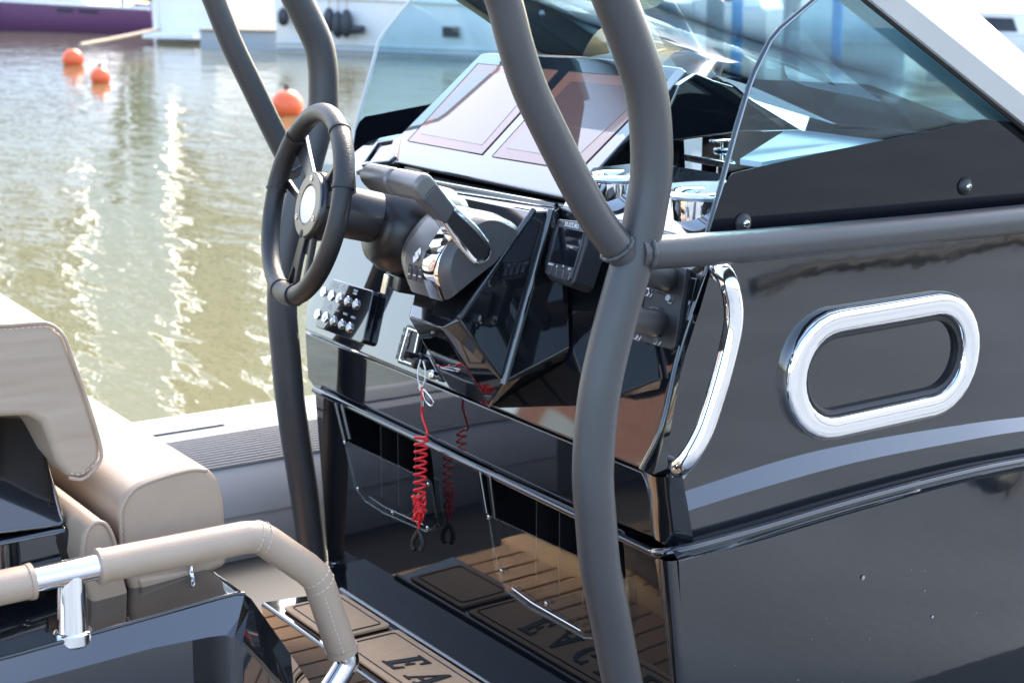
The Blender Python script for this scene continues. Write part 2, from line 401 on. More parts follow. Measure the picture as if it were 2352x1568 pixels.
def onside(L, s, f, out=.02):   # point on the side: s along, f up
    a = L[1][0].lerp(L[1][-1], s); b = L[3][0].lerp(L[3][-1], s); return a.lerp(b, f)-n*out
for s0, s1 in ((0.69, 0.745), (0.765, 0.83)):
    bm = bmesh.new(); bm.faces.new([bm.verts.new(onside(L, s, f, .05)) for s, f in ((s0, .74), (s1, .74), (s1, .86), (s0, .86))])
    fin('hull_window', bm, 'window_dark', pb)
prism('cabin', [onside(L, s, 1, -.7)+ez*h for s, h in ((.08, 0), (.75, 0), (.68, .55), (.2, .6))], n*2.0, 'boat_white', pb, .05)
for s in (.46, .56, .66, .76, .86, .95):
    tube('stanchion', [onside(L, s, 1, 0), onside(L, s, 1, 0)+ez*.6], .03, 'boat_white', pb, 8, 0)
tube('mast', [onside(L, .80, 1, -1.5), onside(L, .80, 1, -1.5)+ez*11], .09, 'boat_white', pb, 10, 0)
prism('sail_cover', [onside(L, s, 1, -1.2)+ez*h for s, h in ((.78, .3), (.98, .15), (.98, .5), (.82, .75))], n*.5, 'leaf', pb, .05)
tag(tube('mooring_rope', [PZ(186, 138, -HC)+ez*.35, PZ(270, 120, -HC)+ez*.36, PZ(368, 104, -HC)+ez*.45], .05, 'rope', None, 8, 6), 'thick slack rope from the orange buoy to a berth', 'rope')
# white stern left of the yacht, dock, yacht
A, B = PZ(366, 98, -HC), PZ(640, 106, -HC)
wb, d, n, L = side_boat('white_motorboat', A, A.lerp(B, .48), (1.9, 1.9), 'plain white boat stern berthed beside the purple boat', 'boat', 'boat_white', 3, .05)
box('swim_platform', A.lerp(B, .23)-n*.35+ez*.22, ((B-A).length*.44, .8, .16), 'boat_white', wb, .03, (d, n, ez))
box('corner_post', A.lerp(B, .0)-n*.1+ez*1.1, (.14, .14, 2.2), 'boat_white', wb, .02, (d, n, ez))
dk = thing('floating_dock', PZ(560, 112, -HC), 'weathered grey floating dock between two white boats', 'dock')
A2, B2 = PZ(470, 112, -HC), PZ(660, 116, -HC); d = (B2-A2).normalized(); n2 = V((-d.y, d.x, 0))
box('pontoon', (A2+B2)/2+ez*.22+n2*.6, ((B2-A2).length, 1.6, .5), 'boat_grey', dk, .02, (d, n2, ez))
for k in range(9): box('plank', A2.lerp(B2, (k+.5)/9)+ez*.50+n2*.6, ((B2-A2).length/9-.03, 1.7, .06), 'dock_wood', dk, .005, (d, n2, ez))
A, B = PZ(637, 119, -HC), PZ(1420, 148, -HC)
yt, d, n, L = side_boat('white_yacht', A, B, (2.35, 1.9), 'large white yacht with four dark fenders on its side', 'yacht', 'boat_white', 4.2, .10)
for f, m in ((.035, 'boat_grey'), (.10, 'render_pale')):
    bm = bmesh.new(); add_tube(bm, [onside(L, s, f, .03) for s in (0, .25, .5, .75, 1)], .035, 6); fin('boot_stripe', bm, m, yt)
tube('toe_rail', [onside(L, s, .62, .05) for s in (0, .25, .5, .75, 1)], .05, 'boat_white', yt, 8, 0)
u_ = lambda u, v: PP(u, v, (L[1][0]-n*.14, n))
bm = bmesh.new(); bm.faces.new([bm.verts.new(u_(*q)) for q in ((1016, 62), (1054, 62), (1054, 86), (1016, 86))]); fin('hull_window', bm, 'window_dark', yt)
prism('deckhouse', [onside(L, s, 1, -1.0)+ez*h for s, h in ((.05, 0), (.9, 0), (.75, 1.5), (.1, 1.9))], n*2.2, 'boat_white', yt, .08)
tube('mast', [onside(L, .12, 1, -2), onside(L, .12, 1, -2)+ez*15], .11, 'boat_white', yt, 10, 0)
fl = ('dark fender hanging alone at the stern end of the white yacht', 'leftmost of three dark fenders hung together on the white yacht', 'middle of three dark fenders hung together on the white yacht', 'rightmost of three dark fenders hung together on the white yacht')
for (u, v0, v1), lb in zip(((662, 18, 60), (767, 18, 76), (787, 26, 88), (807, 22, 86)), fl):
    p, q = u_(u, v0)-n*.18, u_(u, v1)-n*.18
    ft = thing('fender', q, lb, 'fender', 'dark fenders on the white yacht'); h = (p-q).length
    lathe('bladder', q, p-q, [(.03, 0), (.12, h*.12), (.15, h*.3), (.15, h*.7), (.10, h*.9), (.04, h)], 'fender_black', ft, 14, 60)
    tube('line', [p, p+ez*.9+n*.1], .015, 'rope', ft, 6, 0)
ft = thing('fender', u_(822, 68), 'dark fender lying sideways at the foot of the hanging ones', 'fender', 'dark fenders on the white yacht')
tube('bladder', [u_(795, 68)-n*.12, u_(840, 68)-n*.12], .10, 'fender_black', ft, 12, 0)

def big_yacht(az0, az1, dist, h, label):
    A = V((cos(radians(az0))*dist, sin(radians(az0))*dist, 0)); B = V((cos(radians(az1))*dist, sin(radians(az1))*dist, 0))
    t, d, n, L = side_boat('white_motor_yacht', A, B, (2.4, 2.0), label, 'yacht', 'boat_white', 4, .2)
    for s0, s1, z0, z1 in ((.10, .92, 0, .42), (.20, .80, .42, .74), (.32, .66, .74, 1.0)):
        prism('deck_level', [onside(L, s, 1, -.5)+ez*(q*(h-2.2)) for s, q in ((s0, z0), (s1, z0), (s1-.06, z1), (s0+.05, z1))], n*2.6, 'boat_white', t, .08)
        bm = bmesh.new(); bm.faces.new([bm.verts.new(onside(L, s, 1, -.46)+ez*(q*(h-2.2))) for s, q in ((s0+.07, z0+.10), (s1-.09, z0+.10), (s1-.11, z0+.22), (s0+.09, z0+.22))]); fin('window_band', bm, 'window_dark', t)
    for s in (.38, .55): tube('mast', [onside(L, s, 1, -1.5)+ez*(h-3), onside(L, s, 1, -1.5)+ez*(h*1.9)], .10, 'boat_white', t, 8, 0)
    return t
big_yacht(62.0, 54.0, 68, 7.6, 'large white motor yacht moored far behind the fender hung yacht')
big_yacht(68.5, 62.8, 64, 7.0, 'large white motor yacht far behind the floating dock')
big_yacht(77.5, 69.2, 66, 7.8, 'large white motor yacht far behind the purple boat')
# far right: cruiser beyond the windscreen frame
def cruiser(u0, u1, v, h, label, wv=None):
    A, B = PZ(u0, v, -HC), PZ(u1, v+6, -HC); global n
    t, d, n, L = side_boat('motor_cruiser', A, B, (h, h*.92), label, 'boat', 'boat_white', 3, .15)
    prism('cabin', [onside(L, s, 1, -.4)+ez*q for s, q in ((.06, 0), (.95, 0), (.82, h*.75), (.18, h*.8))], n*2, 'boat_white', t, .05)
    for a, b in ((.2, .48), (.52, .8)):
        bm = bmesh.new(); bm.faces.new([bm.verts.new(onside(L, s, 1, -.36)+ez*q) for s, q in ((a, h*.12), (b, h*.12), (b-.03, h*.55), (a+.04, h*.58))]); fin('cabin_window', bm, 'window_dark', t)
    tube('rail', [onside(L, s, 1, 0)+ez*q for s, q in ((0, .1), (.05, .5), (.9, .5), (1, .1))], .025, 'steel', t, 6, 0)
    return t
cruiser(2130, 2560, 150, .68, 'white motor cruiser with two dark cabin windows beyond the windscreen frame')
cruiser(1450, 1760, 118, 1.2, 'white motor cruiser seen through the windscreen behind the grey posts')
cruiser(1775, 2080, 96, 1.4, 'white motor cruiser moored behind the blue posts')
for u, v, m, r, h, lb in ((1690, 170, 'blue_post', .13, 3.2, 'bright blue mooring post left of the side screen edge'), (1640, 172, 'grey_post', .2, 3.4, 'weathered grey mooring post beside the blue one'),
                          (1920, 160, 'blue_post', .13, 3.2, 'bright blue mooring post seen through the side screen'), (1815, 165, 'grey_post', .2, 3.3, 'weathered grey mooring post between two blue ones')):
    p = PZ(u, v-20, -HC)
    t = thing('mooring_post', p, lb, 'post', 'mooring posts beyond the bow')
    lathe('shaft', p-ez*1, ez, [(r, 0), (r*.95, 1+h), (r*.7, 1.05+h)], m, t, 14); lathe('cap', p+ez*(h+.02), ez, [(r*1.1, 0), (r*1.1, .05), (0, .25)], 'boat_white', t, 14)
p = PZ(1590, 150, -HC); fg = thing('flag', p, 'small red flag on a pole among the moored boats', 'flag')
tube('pole', [p, p+ez*3.6], .03, 'boat_white', fg, 6, 0); plate('cloth', [p+ez*2.0+Rv*.03, p+ez*2.2+Rv*.3, p+ez*3.1+Rv*.35, p+ez*3.2+Rv*.03], -Fv, 'red_flag', fg, thick=.01)
def tree(u, v, h, lb):
    p = PZ(u, v, -HC); p.z = .6; t = thing('tree', p, lb, 'tree', 'trees on the far bank')
    tube('trunk', [p, p+ez*h*.4+ex*.2, p+ez*h*.7], [.3, .2, .1], 'bark', t, 8, 0)
    bm = bmesh.new()
    for k in range(900):
        a, e, rr = random.random()*2*pi, random.gauss(0, .8), random.random()**.4
        q = p+ez*h*.65+V((cos(a)*cos(e)*h*.34, sin(a)*cos(e)*h*.34, sin(e)*h*.36))*rr*(1+.25*sin(3*a+e*4))
        s = .2+random.random()*.25; x = V((random.gauss(0, 1), random.gauss(0, 1), random.gauss(0, 1))).normalized(); y = x.orthogonal().normalized()
        bm.faces.new([bm.verts.new(q+x*s), bm.verts.new(q+y*s*.7), bm.verts.new(q-x*s), bm.verts.new(q-y*s*.7)])
    fin('crown', bm, 'leaf', t)
tree(60, 28, 9, 'broad green tree behind the bow of the purple boat'); tree(250, 30, 7, 'lower green tree behind the stern of the purple boat'); tree(1930, 30, 8, 'green tree behind the moored cruisers')

# ================================================================== OUR BOAT: tubes and floor
def rib(y, label, side):
    t = thing('inflatable_tube', (1.5, y, 0.4), label, 'boat tube'); c = HC-(1.35 if side > 0 else 1.66); r = .27
    ys = y
    bm = bmesh.new(); add_tube(bm, catmull([V((x, ys-side*q, c+.12*q)) for x, q in ((-1.8, 0), (-.5, 0), (.4, 0), (1.0, 0), (1.6, 0), (2.2, 0), (2.8, 0), (3.4, 0), (4.6, .05), (5.8, .35), (6.8, .85))], 3), r, 64); fin('tube', bm, 'hypalon', t, 60)
    def arc(x, a): return V((x, ys, c))+(ey*(-side)*cos(a)+ez*sin(a))*(r+.004)
    def strip(nm, x0, x1, a0, a1, m, th=.004, ribs=0):
        N = 14; bm = bmesh.new(); G = []
        for i in range(N+1):
            a = radians(a0+(a1-a0)*i/N); G.append([bm.verts.new(V((x, ys, c))+(ey*(-side)*cos(a)+ez*sin(a))*(r+th)) for x in (x0, x1)])
        for i in range(N): bm.faces.new((G[i][0], G[i][1], G[i+1][1], G[i+1][0]))
        return fin(nm, bm, m, t, 60)
    return t, strip, arc, r, c
t, strip, arc, rr, cc = rib(3.80, 'grey inflatable side tube on the far side with a ribbed grip strip', 1)
strip('grip_strip', -1.5, 3.6, 44, 66, 'hypalon_dark')
bm = bmesh.new()
for k in range(14):
    a = radians(45+20*k/13)
    add_tube(bm, [V((x, 3.80, cc))+(-ey*cos(a)+ez*sin(a))*(rr+.004) for x in (-1.2, 3.4)], .0022, 5)
fin('grip_rib', bm, 'hypalon_dark', t, 60)
strip('wear_patch', .2, 1.62, 74, 88, 'hypalon_dark')
for a in (18, -6): strip('seam_tape', -1.5, 3.6, a, a+5, 'hypalon', .003)
for x in (1.35, 2.1): 
    bm = bmesh.new(); add_tube(bm, [arc(x, radians(a)) for a in range(-20, 120, 8)], .0018, 5); fin('seam', bm, 'hypalon_dark', t)

FZ = HC-1.36                     # cockpit floor
fl = thing('cockpit_floor', (0.9, 2.6, FZ), 'teak planked cockpit floor with black caulking', 'deck')
box('floor_base', (0.6, 2.6, FZ-.03), (4.6, 1.9, .04), 'caulk', fl, 0)
pm = None
for i in range(22):
    y = 1.72+i*.068
    if pm is None: pm = box('plank', (0.42, y, FZ), (2.0, .060, .02), 'teak', fl, .002); y0 = y
    else:
        o = pm.copy(); C.objects.link(o); o.location = (0, y-y0, 0)
mat('teak_sunlit', (0.55, 0.36, 0.20), 0.55, bump=0.0005, bscale=120, var=0.15, vscale=20, stretch=(10, .5, 10))  # teak with crosswise grain; sunlight on the border put into its paler colour
box('border_plank', (1.0, 2.45, FZ+.002), (.07, 1.52, .022), 'teak_sunlit', fl, .002)
# ================================================================== CONSOLE
con = thing('helm_console', (1.9, 2.6, FZ), 'glossy black moulded helm console with a sloping dash and storage pockets', 'console')
def dirloft(name, lines, m, parent, sharp=35):
    bm = bmesh.new(); G = [[bm.verts.new(p) for p in l] for l in lines]
    for i in range(len(G)-1):
        for k in range(len(G[0])-1): bm.faces.new((G[i][k], G[i][k+1], G[i+1][k+1], G[i+1][k]))
    return fin(name, bm, m, parent, sharp)
DT = radians(20)
BL, BR = PX(700, 757, 1.572), PX(1475, 1077, 1.572)
dup_ = V((sin(DT), 0, cos(DT))); dn = (BR-BL).cross(dup_).normalized()
if dn.x > 0: dn = -dn
DP = (BL, dn)
def D(u, v, off=0.0): return PP(u, v, (BL+dn*off, dn))
dash_px = [(699, 757), (703, 700), (760, 590), (812, 405), (835, 391), (1290, 473), (1640, 560), (1628, 600), (1590, 720), (1556, 830), (1532, 950), (1512, 1010), (1475, 1077)]
plate('dash_panel', [D(*q) for q in dash_px], dn, 'gel_dash', con, thick=.02, bevel=.004)
# band below the dash, seam, lower body
LX = 1.580
lip = [PX(u, v, LX) for u, v in ((700, 762), (1474, 1082), (1490, 1120), (1500, 1235), (1330, 1170), (722, 892), (706, 868))]
plate('dash_lip', lip, (-1, 0, 0), 'gel', con, thick=.05, bevel=.004)
def LB(u, v, off=0.0):      # lower body plane, kicked forward 5 degrees towards the floor
    p0 = V((1.565-off, 0, HC-.87)); nn = V((-cos(radians(1.05)), 0, -sin(radians(1.05)))); return PP(u, v, (p0, nn))
lbn = V((-cos(radians(1.05)), 0, -sin(radians(1.05))))
pk1 = [(772, 930), (792, 940), (972, 1012), (986, 1024), (992, 1060), (1002, 1175), (1000, 1205), (978, 1218), (880, 1175), (838, 1148), (818, 1122), (800, 1050)]
pk2 = [(1104, 1085), (1130, 1092), (1345, 1192), (1420, 1226), (1432, 1260), (1440, 1420), (1425, 1462), (1340, 1462), (1220, 1395), (1168, 1358), (1142, 1305), (1122, 1190)]
lower_px = [(722, 893), (745, 900), (1425, 1232), (1500, 1268), (1510, 1290), (1530, 1420), (1560, 1640), (1300, 1640), (1195, 1640), (1034, 1520), (860, 1380), (756, 1330), (735, 1060)]
plate('storage_panel', [LB(*q) for q in lower_px], lbn, 'gel_low', con, holes=[[LB(*q) for q in pk1], [LB(*q) for q in pk2]], thick=.012, bevel=.003, hr=.012)
tube('ledge_bead', [LB(722, 894, -.004), LB(1425, 1233, -.004), LB(1503, 1270, -.004)], .007, 'gel', con, 12, 0)
for pk, dv in ((pk1, 2), (pk2, 2)):
    P = roundpoly([LB(*q) for q in pk], .012); bk = [p+V((.11, 0, 0)) for p in P]
    bm = bmesh.new(); a = [bm.verts.new(p+V((.010, 0, 0))) for p in P]; b = [bm.verts.new(p) for p in bk]; n_ = len(a)
    for i in range(n_): bm.faces.new((a[i], a[(i+1) % n_], b[(i+1) % n_], b[i]))
    bm.faces.new(b); po = fin('storage_pocket', bm, 'gel_flat', con)
    c0 = sum(P, V())/n_
    for s in (-.07, .0, .07): box('divider', c0+V((.06, s, .03)), (.09, .004, .2), 'satin_black', po, .001)
# clear pocket fronts with screws
fr1 = [(788, 1010), (988, 1104), (992, 1130), (1001, 1190), (998, 1212), (976, 1222), (878, 1180), (834, 1152), (812, 1122)]
fr2 = [(1116, 1180), (1438, 1330), (1446, 1420), (1425, 1468), (1338, 1466), (1216, 1400), (1162, 1362), (1136, 1308)]
for i, (fr, sc, lb) in enumerate(((fr1, ((792, 1015), (822, 1122), (902, 1177), (982, 1212), (984, 1112)), 'clear pocket cover under the steering wheel'), (fr2, ((1123, 1187), (1152, 1311), (1255, 1386)), 'clear pocket cover nearer the corner'))):
    pc = plate('pocket_cover', [LB(*q, .010) for q in fr], lbn, 'acrylic', con, thick=.005, bevel=.001, r=.012); pc['label'] = lb
    for q in sc: screw('screw', LB(*q, .011), lbn, .0045, 'steel', pc, 'dome')
    tube('fold_line', [LB(fr[-2][0]+14, fr[-2][1]-12, .012), LB(fr[-3][0]+6, fr[-3][1]-16, .012), LB(fr[-4][0]-4, fr[-4][1]-18, .012)], .0012, 'steel', pc, 5, 0)
for a, b in (((772, 925), (792, 1010)), ((786, 928), (804, 1008)), ((1102, 1082), (1118, 1178)), ((1124, 1092), (1136, 1186))):
    tube('pocket_bead', [LB(*a, .003), LB(*b, .003)], .005, 'gel', con, 8, 0)
# starboard side wall: loft between the lines seen in the photo, each on its own plane
YW = 1.95
edge = [(1640, 598), (1605, 720), (1570, 830), (1546, 950), (1534, 1040), (1530, 1142)]
def wl(P, y): return [PY(u, v, y) for u, v in P]
W0 = wl([(1640, 540), (1820, 520), (2000, 505), (2352, 472), (2760, 430)], YW)
W1 = wl([(1530, 1142), (1785, 1059), (1966, 1016), (2192, 978), (2352, 957), (2760, 915)], YW)
W2 = wl([(1556, 1180), (1739, 1123), (1966, 1061), (2192, 1016), (2352, 989), (2760, 935)], 1.933)
W3 = wl([(1560, 1254), (1721, 1209), (1966, 1136), (2192, 1078), (2352, 1046), (2760, 975)], 1.933)
Wm = [resample(catmull(W0, 6), 40), None, resample(catmull(W1, 6), 40)]
# near the aft edge the wall follows the curve of the dash end
def wrow(f):
    e = resample(catmull(wl(edge, YW), 4), 41); a = e[int(f*40)]
    r = [p0.lerp(p1, f) for p0, p1 in zip(resample(W0, 40), resample(catmull(W1, 6), 40))]
    return [a] + [p for p in r if p.x > a.x+.02][:39]
rows = []
for i in range(11):
    rows.append(resample(wrow(i/10), 40))
dirloft('side_wall', rows, 'gel_wall', con)
dirloft('chamfer_band', [resample(catmull(W1, 6), 40), resample(catmull(W2, 6), 40)], 'gel_dash', con)
dirloft('lower_side', [resample(catmull(W2, 6), 40), resample(catmull(W3, 6), 40)], 'gel_wall', con)
# corner: from the dash end round to the wall
E0 = [D(1590, 720), D(1556, 830), D(1532, 950), D(1512, 1010), D(1477, 1077)]
E2 = wl([(1605, 720), (1570, 830), (1546, 950), (1538, 1010), (1532, 1090)], YW)
E1 = [a.lerp(b, .5)+V((-.012, -.012, 0)) for a, b in zip(E0, E2)]
dirloft('corner_trim', [E0, E1, E2], 'gel', con, 60)
tube('corner_bead', [p+V((-.004, -.002, 0)) for p in [D(1640, 585), D(1592, 720), D(1558, 830), D(1532, 950), D(1512, 1010), D(1478, 1076)]], .006, 'gel', con, 10, 4)
c1 = [PX(1477, 1080, 1.578), PX(1490, 1120, 1.578), PX(1502, 1235, 1.578)]
c3 = wl([(1532, 1095), (1545, 1165), (1560, 1254)], 1.93); c2 = [a.lerp(b, .5)+V((-.012, -.012, 0)) for a, b in zip(c1, c3)]
dirloft('corner_post', [c1, c2, c3, [V((p.x+.02, 1.917, p.z)) for p in c3]], 'gel', con, 60)

# lower hull side, proud of the wall, with the rounded top bead
YL = 1.891
B0 = wl([(1562, 1257), (1721, 1211), (1966, 1139), (2192, 1081), (2352, 1049), (2760, 978)], 1.931)
B1 = wl([(1545, 1270), (1721, 1222), (1966, 1150), (2192, 1091), (2352, 1058), (2760, 986)], 1.909)
B2 = wl([(1556, 1286), (1739, 1240), (1966, 1172), (2192, 1110), (2352, 1078), (2760, 1004)], YL)
B3 = [p - ez*.95 + ex*.0 for p in B2]
G = [resample(catmull(b, 6), 40) for b in (B0, B1, B2)]
low = [p+ex*(.07*(1-k/39)) for k, p in enumerate([q-ez*.6 for q in G[2]])]
cb = [LB(1503, 1270), LB(1515, 1330), LB(1560, 1640)]
def bez(a, b, c, n=6): return [a*((1-t)**2)+b*(2*t*(1-t))+c*(t*t) for t in [k/n for k in range(n+1)]]
hs = thing('boat_hull_side', (2.2, YL, HC-1.3), 'glossy black lower boat side below the console with a rounded top bead', 'boat side')
mid = [g.lerp(l, .12) for g, l in zip(G[2], low)]
dirloft('hull_panel', [G[0], [p+ez*.004 for p in G[1]], [p+V((0, -.003, -.001)) for p in G[2]], mid, low], 'gel_wall', hs, 50)
q0, q1 = G[2][0], low[0]
dirloft('hull_corner', [[bez(LB(1503, 1272), V((q0.x-.03, YL, q0.z)), q0)[k] for k in range(7)], [bez(LB(1556, 1640), V((q1.x-.03, YL, q1.z)), q1)[k] for k in range(7)]], 'gel', hs, 80)
bt = bez(LB(1500, 1268), V((q0.x-.03, YL+.01, q0.z+.008)), G[1][2])
tube('top_bead', bt+[p for p in G[1][3:]], .0085, 'gel', hs, 12, 0)
for (u, v) in ((1983, 1326), (2142, 1416)): lathe('paint_chip', PY(u, v, YL-.002), (0, -1, 0), [(.004 if u < 2000 else .0022, 0), (.001, .0008)], 'beam_white' if u > 2000 else 'rope', hs, 8)
bm = bmesh.new(); random.seed(5)
for k in range(46):
    i, j = random.randrange(3, 39), random.random(); p = G[2][i].lerp(low[i], j**.7); add_lathe(bm, p-ey*.0012, (0, -1, 0), [(.0006+.0009*random.random()**3, 0), (.0002, .0004)], 6)
tag(fin('dust_specks', bm, 'print_grey', hs, 60), kind='stuff')
# top of the console
TP = HC-.425
plate('console_top', [V((1.69, 1.97, TP)), V((3.0, 1.97, TP)), V((3.0, 3.4, TP)), V((1.69, 3.4, TP))], ez, 'gel', con, thick=.02)
b0, b1 = PX(886, 369, 1.745), PX(1290, 453, 1.745)
bm = bmesh.new(); bm.faces.new([bm.verts.new(p) for p in (D(830, 391), D(1290, 474), b1+V((.01, -.03, -.012)), PX(862, 366, 1.745)+V((.01, 0, -.012)))])
fin('dash_groove', bm, 'satin_black', con)
tube('dash_top_bead', [D(822, 396, .002), D(835, 390, .002), D(1060, 432, .002), D(1278, 473, .002)], .0055, 'gel', con, 10, 0)
# screen panel
ST = radians(40); su = V((cos(ST), 0, sin(ST))); sn = (b1-b0).cross(su).normalized()
if sn.z < 0: sn = -sn
def SP(u, v, off=0.0): return PP(u, v, (b0+sn*off, sn))
sp_px = [(893, 368), (1290, 453), (1306, 449), (1365, 397), (1446, 308), (1576, 165), (1566, 155), (1384, 134), (1259, 130), (1121, 121), (1104, 124), (990, 239), (921, 308), (906, 345)]
sp = thing('screen_console', b0, 'black glass panel with two large chart screens behind the throttle', 'display panel')
plate('glass_panel', [SP(*q) for q in sp_px], sn, 'panel_glass', sp, thick=.012, bevel=.003)
lo = [SP(u, v, -.012) for u, v in sp_px]
c_ = sum(lo, V())/len(lo); lo = [c_+(p-c_)*.975 for p in lo]
hull('housing', lo, [V((p.x+.10*(1-(p.z-TP)/.3), p.y, TP)) for p in lo], 'gel', sp, .003)
for rim, inn, lb in (([(937, 323), (1106, 354), (1281, 162), (1098, 147)], [(967, 307), (1107, 333), (1246, 174), (1092, 168)], 'port chart screen, nearer the steering wheel'),
                     ([(1131, 359), (1328, 391), (1530, 184), (1306, 165)], [(1163, 340), (1318, 366), (1492, 202), (1311, 187)], 'starboard chart screen, partly behind the roll bar')):
    s_ = plate('chart_screen', [SP(*q, .0025) for q in rim], sn, 'screen_rim', sp, thick=.0022, bevel=.0006); s_['label'] = lb
    plate('display', [SP(*q, .0032) for q in inn], sn, 'screen', s_, thick=.0008)
    tube('gap', [SP(*q, .0004) for q in rim], .0016, 'caulk', s_, 5, 0, True)
# air vent and the nacelle at the port end of the dash
vt = thing('air_vent', PX(865, 360, 1.75), 'angular black air vent at the port end of the dash', 'vent')
VPL = (PX(865, 350, 1.752), V((-.62, .02, .78)).normalized())
vo = [(829, 379), (863, 323), (918, 313), (908, 358), (892, 371), (853, 375)]; vi = [(838, 371), (868, 329), (902, 322), (893, 350), (878, 366), (855, 369)]
plate('vent_frame', [PP(*q, VPL) for q in vo], VPL[1], 'gel', vt, holes=[[PP(*q, VPL) for q in vi]], thick=.02, bevel=.003)
plate('vent_floor', [PP(*q, VPL)-VPL[1]*.019 for q in vo], VPL[1], 'satin_black', vt, thick=.004)
plate('vent_blade', [PP(*q, VPL)-VPL[1]*.012 for q in ((838, 371), (868, 329), (890, 326), (850, 370))], (VPL[1]+V((0, -.6, 0))), 'gel', vt, thick=.003)
plate('dash_shoulder', [PP(u, v, (VPL[0]-VPL[1]*.006, VPL[1])) for u, v in ((800, 412), (808, 352), (848, 322), (872, 314), (925, 305), (912, 372), (860, 384), (836, 392))], VPL[1], 'gel_dash', con, thick=.03, bevel=.006)
# starboard end of the dash: deck with cup holders
c0, c1_ = D(1290, 473), D(1640, 560); cu_ = V((cos(radians(30)), 0, sin(radians(30)))); cn = (c1_-c0).cross(cu_).normalized()
if cn.z < 0: cn = -cn
def CP(u, v, off=0): return PP(u, v, (c0+cn*off, cn))
plate('cup_deck', [CP(*q) for q in ((1290, 474), (1640, 560), (1672, 430), (1664, 398), (1540, 378), (1470, 372), (1362, 384), (1312, 440))], cn, 'panel_glass', con, thick=.02, bevel=.004)
for (u, v), lb in (((1416, 408), 'chrome cup holder half hidden behind the roll bar'), ((1606, 447), 'chrome cup holder beside the clear side screen')):
    p = CP(u, v, .012); R = .049
    ch = thing('cup_holder', p, lb, 'cup holder', 'chrome cup holders on the dash')
    lathe('rim', p, ez, [(R-.012, -.006), (R-.010, .004), (R-.004, .008), (R+.001, .006), (R+.004, 0), (R, -.006)], 'chrome', ch, 40, 60)
    lathe('cup', p, ez, [(R-.012, -.004), (R-.013, -.07), (0, -.07)], 'chrome', ch, 40, 40)
    lathe('sleeve', p, ez, [(R-.001, -.005), (R-.003, -.045), (R-.012, -.075)], 'chrome', ch, 40, 40)
    plate('backing', [p+V((.02, .05, -.03)), p+V((.02, -.06, -.03)), p+V((.07, -.06, .01)), p+V((.07, .06, .01))], cn, 'satin_black', ch, thick=.004)
# black locker lid with its chrome latch, ridge beyond it
tz = -.350
ld = thing('locker_lid', PZ(1610, 345, tz), 'thin dark locker lid standing open beside the screens', 'lid')
plate('lid_board', [PZ(*q, tz) for q in ((1515, 330), (1545, 326), (1704, 303), (1830, 300), (1690, 376), (1611, 361), (1547, 350), (1515, 345))], ez, 'gel_flat', ld, thick=.014, bevel=.003)
lt = thing('lid_latch', PZ(1660, 347, tz), 'round chrome latch on the dark locker lid', 'latch'); p = PZ(1660, 347, tz)
lathe('base_ring', p, ez, [(.017, 0), (.019, .003), (.017, .006), (.010, .007)], 'chrome', lt, 24, 60); lathe('stem', p, ez, [(.005, .006), (.005, .02)], 'chrome', lt, 12)
plate('turn_handle', [p+ez*.024+V((a*.030, b*.012, 0)) for a, b in ((-1, -1), (1, -1), (1, 1), (-1, 1))], ez, 'chrome', lt, thick=.005, bevel=.002, r=.01)
lathe('bolt', p-ez*.016, -ez, [(.011, 0), (.011, .05), (.009, .052)], 'chrome', lt, 16)
rg = thing('console_ridge', PY(1700, 300, 2.3), 'black ridge of the console top running forward beside the screens', 'console top')
side = [(1500, 330), (1560, 196), (1600, 168), (1640, 185), (1690, 200), (1727, 232), (1842, 300), (1700, 304), (1545, 326)]
prism('ridge_side', [PY(u, v, 2.30) for u, v in side], V((.01, .03, .0)), 'gel', rg, .004)
bm = bmesh.new(); bm.faces.new([bm.verts.new(p) for p in (PY(1690, 199, 2.296), PY(1727, 231, 2.296), PY(1842, 300, 2.296), PY(1880, 303, 2.30), PY(1932, 290, 2.34), PY(1720, 196, 2.40), PY(1640, 172, 2.42))]); fin('ridge_top', bm, 'gel_flat', rg)
plate('white_tray', [PZ(*q, -.315) for q in ((1700, 365), (1800, 302), (1860, 300), (2080, 318), (1960, 338), (1750, 372))], ez, 'boat_white', rg, thick=.01)
box('inner_wall', (2.98, 2.68, TP+.02), (.02, 1.4, .16), 'frit', con, 0)
box('bow_panel', (3.02, 2.68, HC-.92), (.03, 1.42, .98), 'gel', con, .004)
box('port_side', (2.42, 3.10, HC-.92), (1.2, .03, .98), 'gel', con, .004)

# throttle pod
A0 = PY(1053, 734, 2.28); Af = PX(1015, 754, A0.x-.022); L1 = PX(937, 729, A0.x-.022); L2 = PX(951, 679, A0.x+.02)
Bp = PY(1225, 484, 2.32); B2p = PY(1268, 481, 2.30); Cp = PX(1159, 880, 1.50); Tp = PX(1122, 932, 1.562); Lb = PX(1030, 888, 1.562)
R1, R2, R3 = D(1303, 640, .005), D(1307, 800, .005), D(1297, 826, .004)
Bl = Bp + V((.0, .26, 0.0)); Bt = D(1285, 474, .002); Btl = D(1040, 432, .002)
L3 = L2+V((.0, .01, 0)); Lw = D(1000, 800, .004)
pod = thing('throttle_pod', D(1120, 700), 'black wedge shaped pod carrying the throttle, ridged on its near side', 'pod')
def polys(name, P, F, m, parent, bevel=.005, seg=3):
    bm = bmesh.new(); vs = [bm.verts.new(p) for p in P]
    for f in F: bm.faces.new([vs[i] for i in f])
    return fin(name, bm, m, parent, bevel=bevel, seg=seg, bang=8)
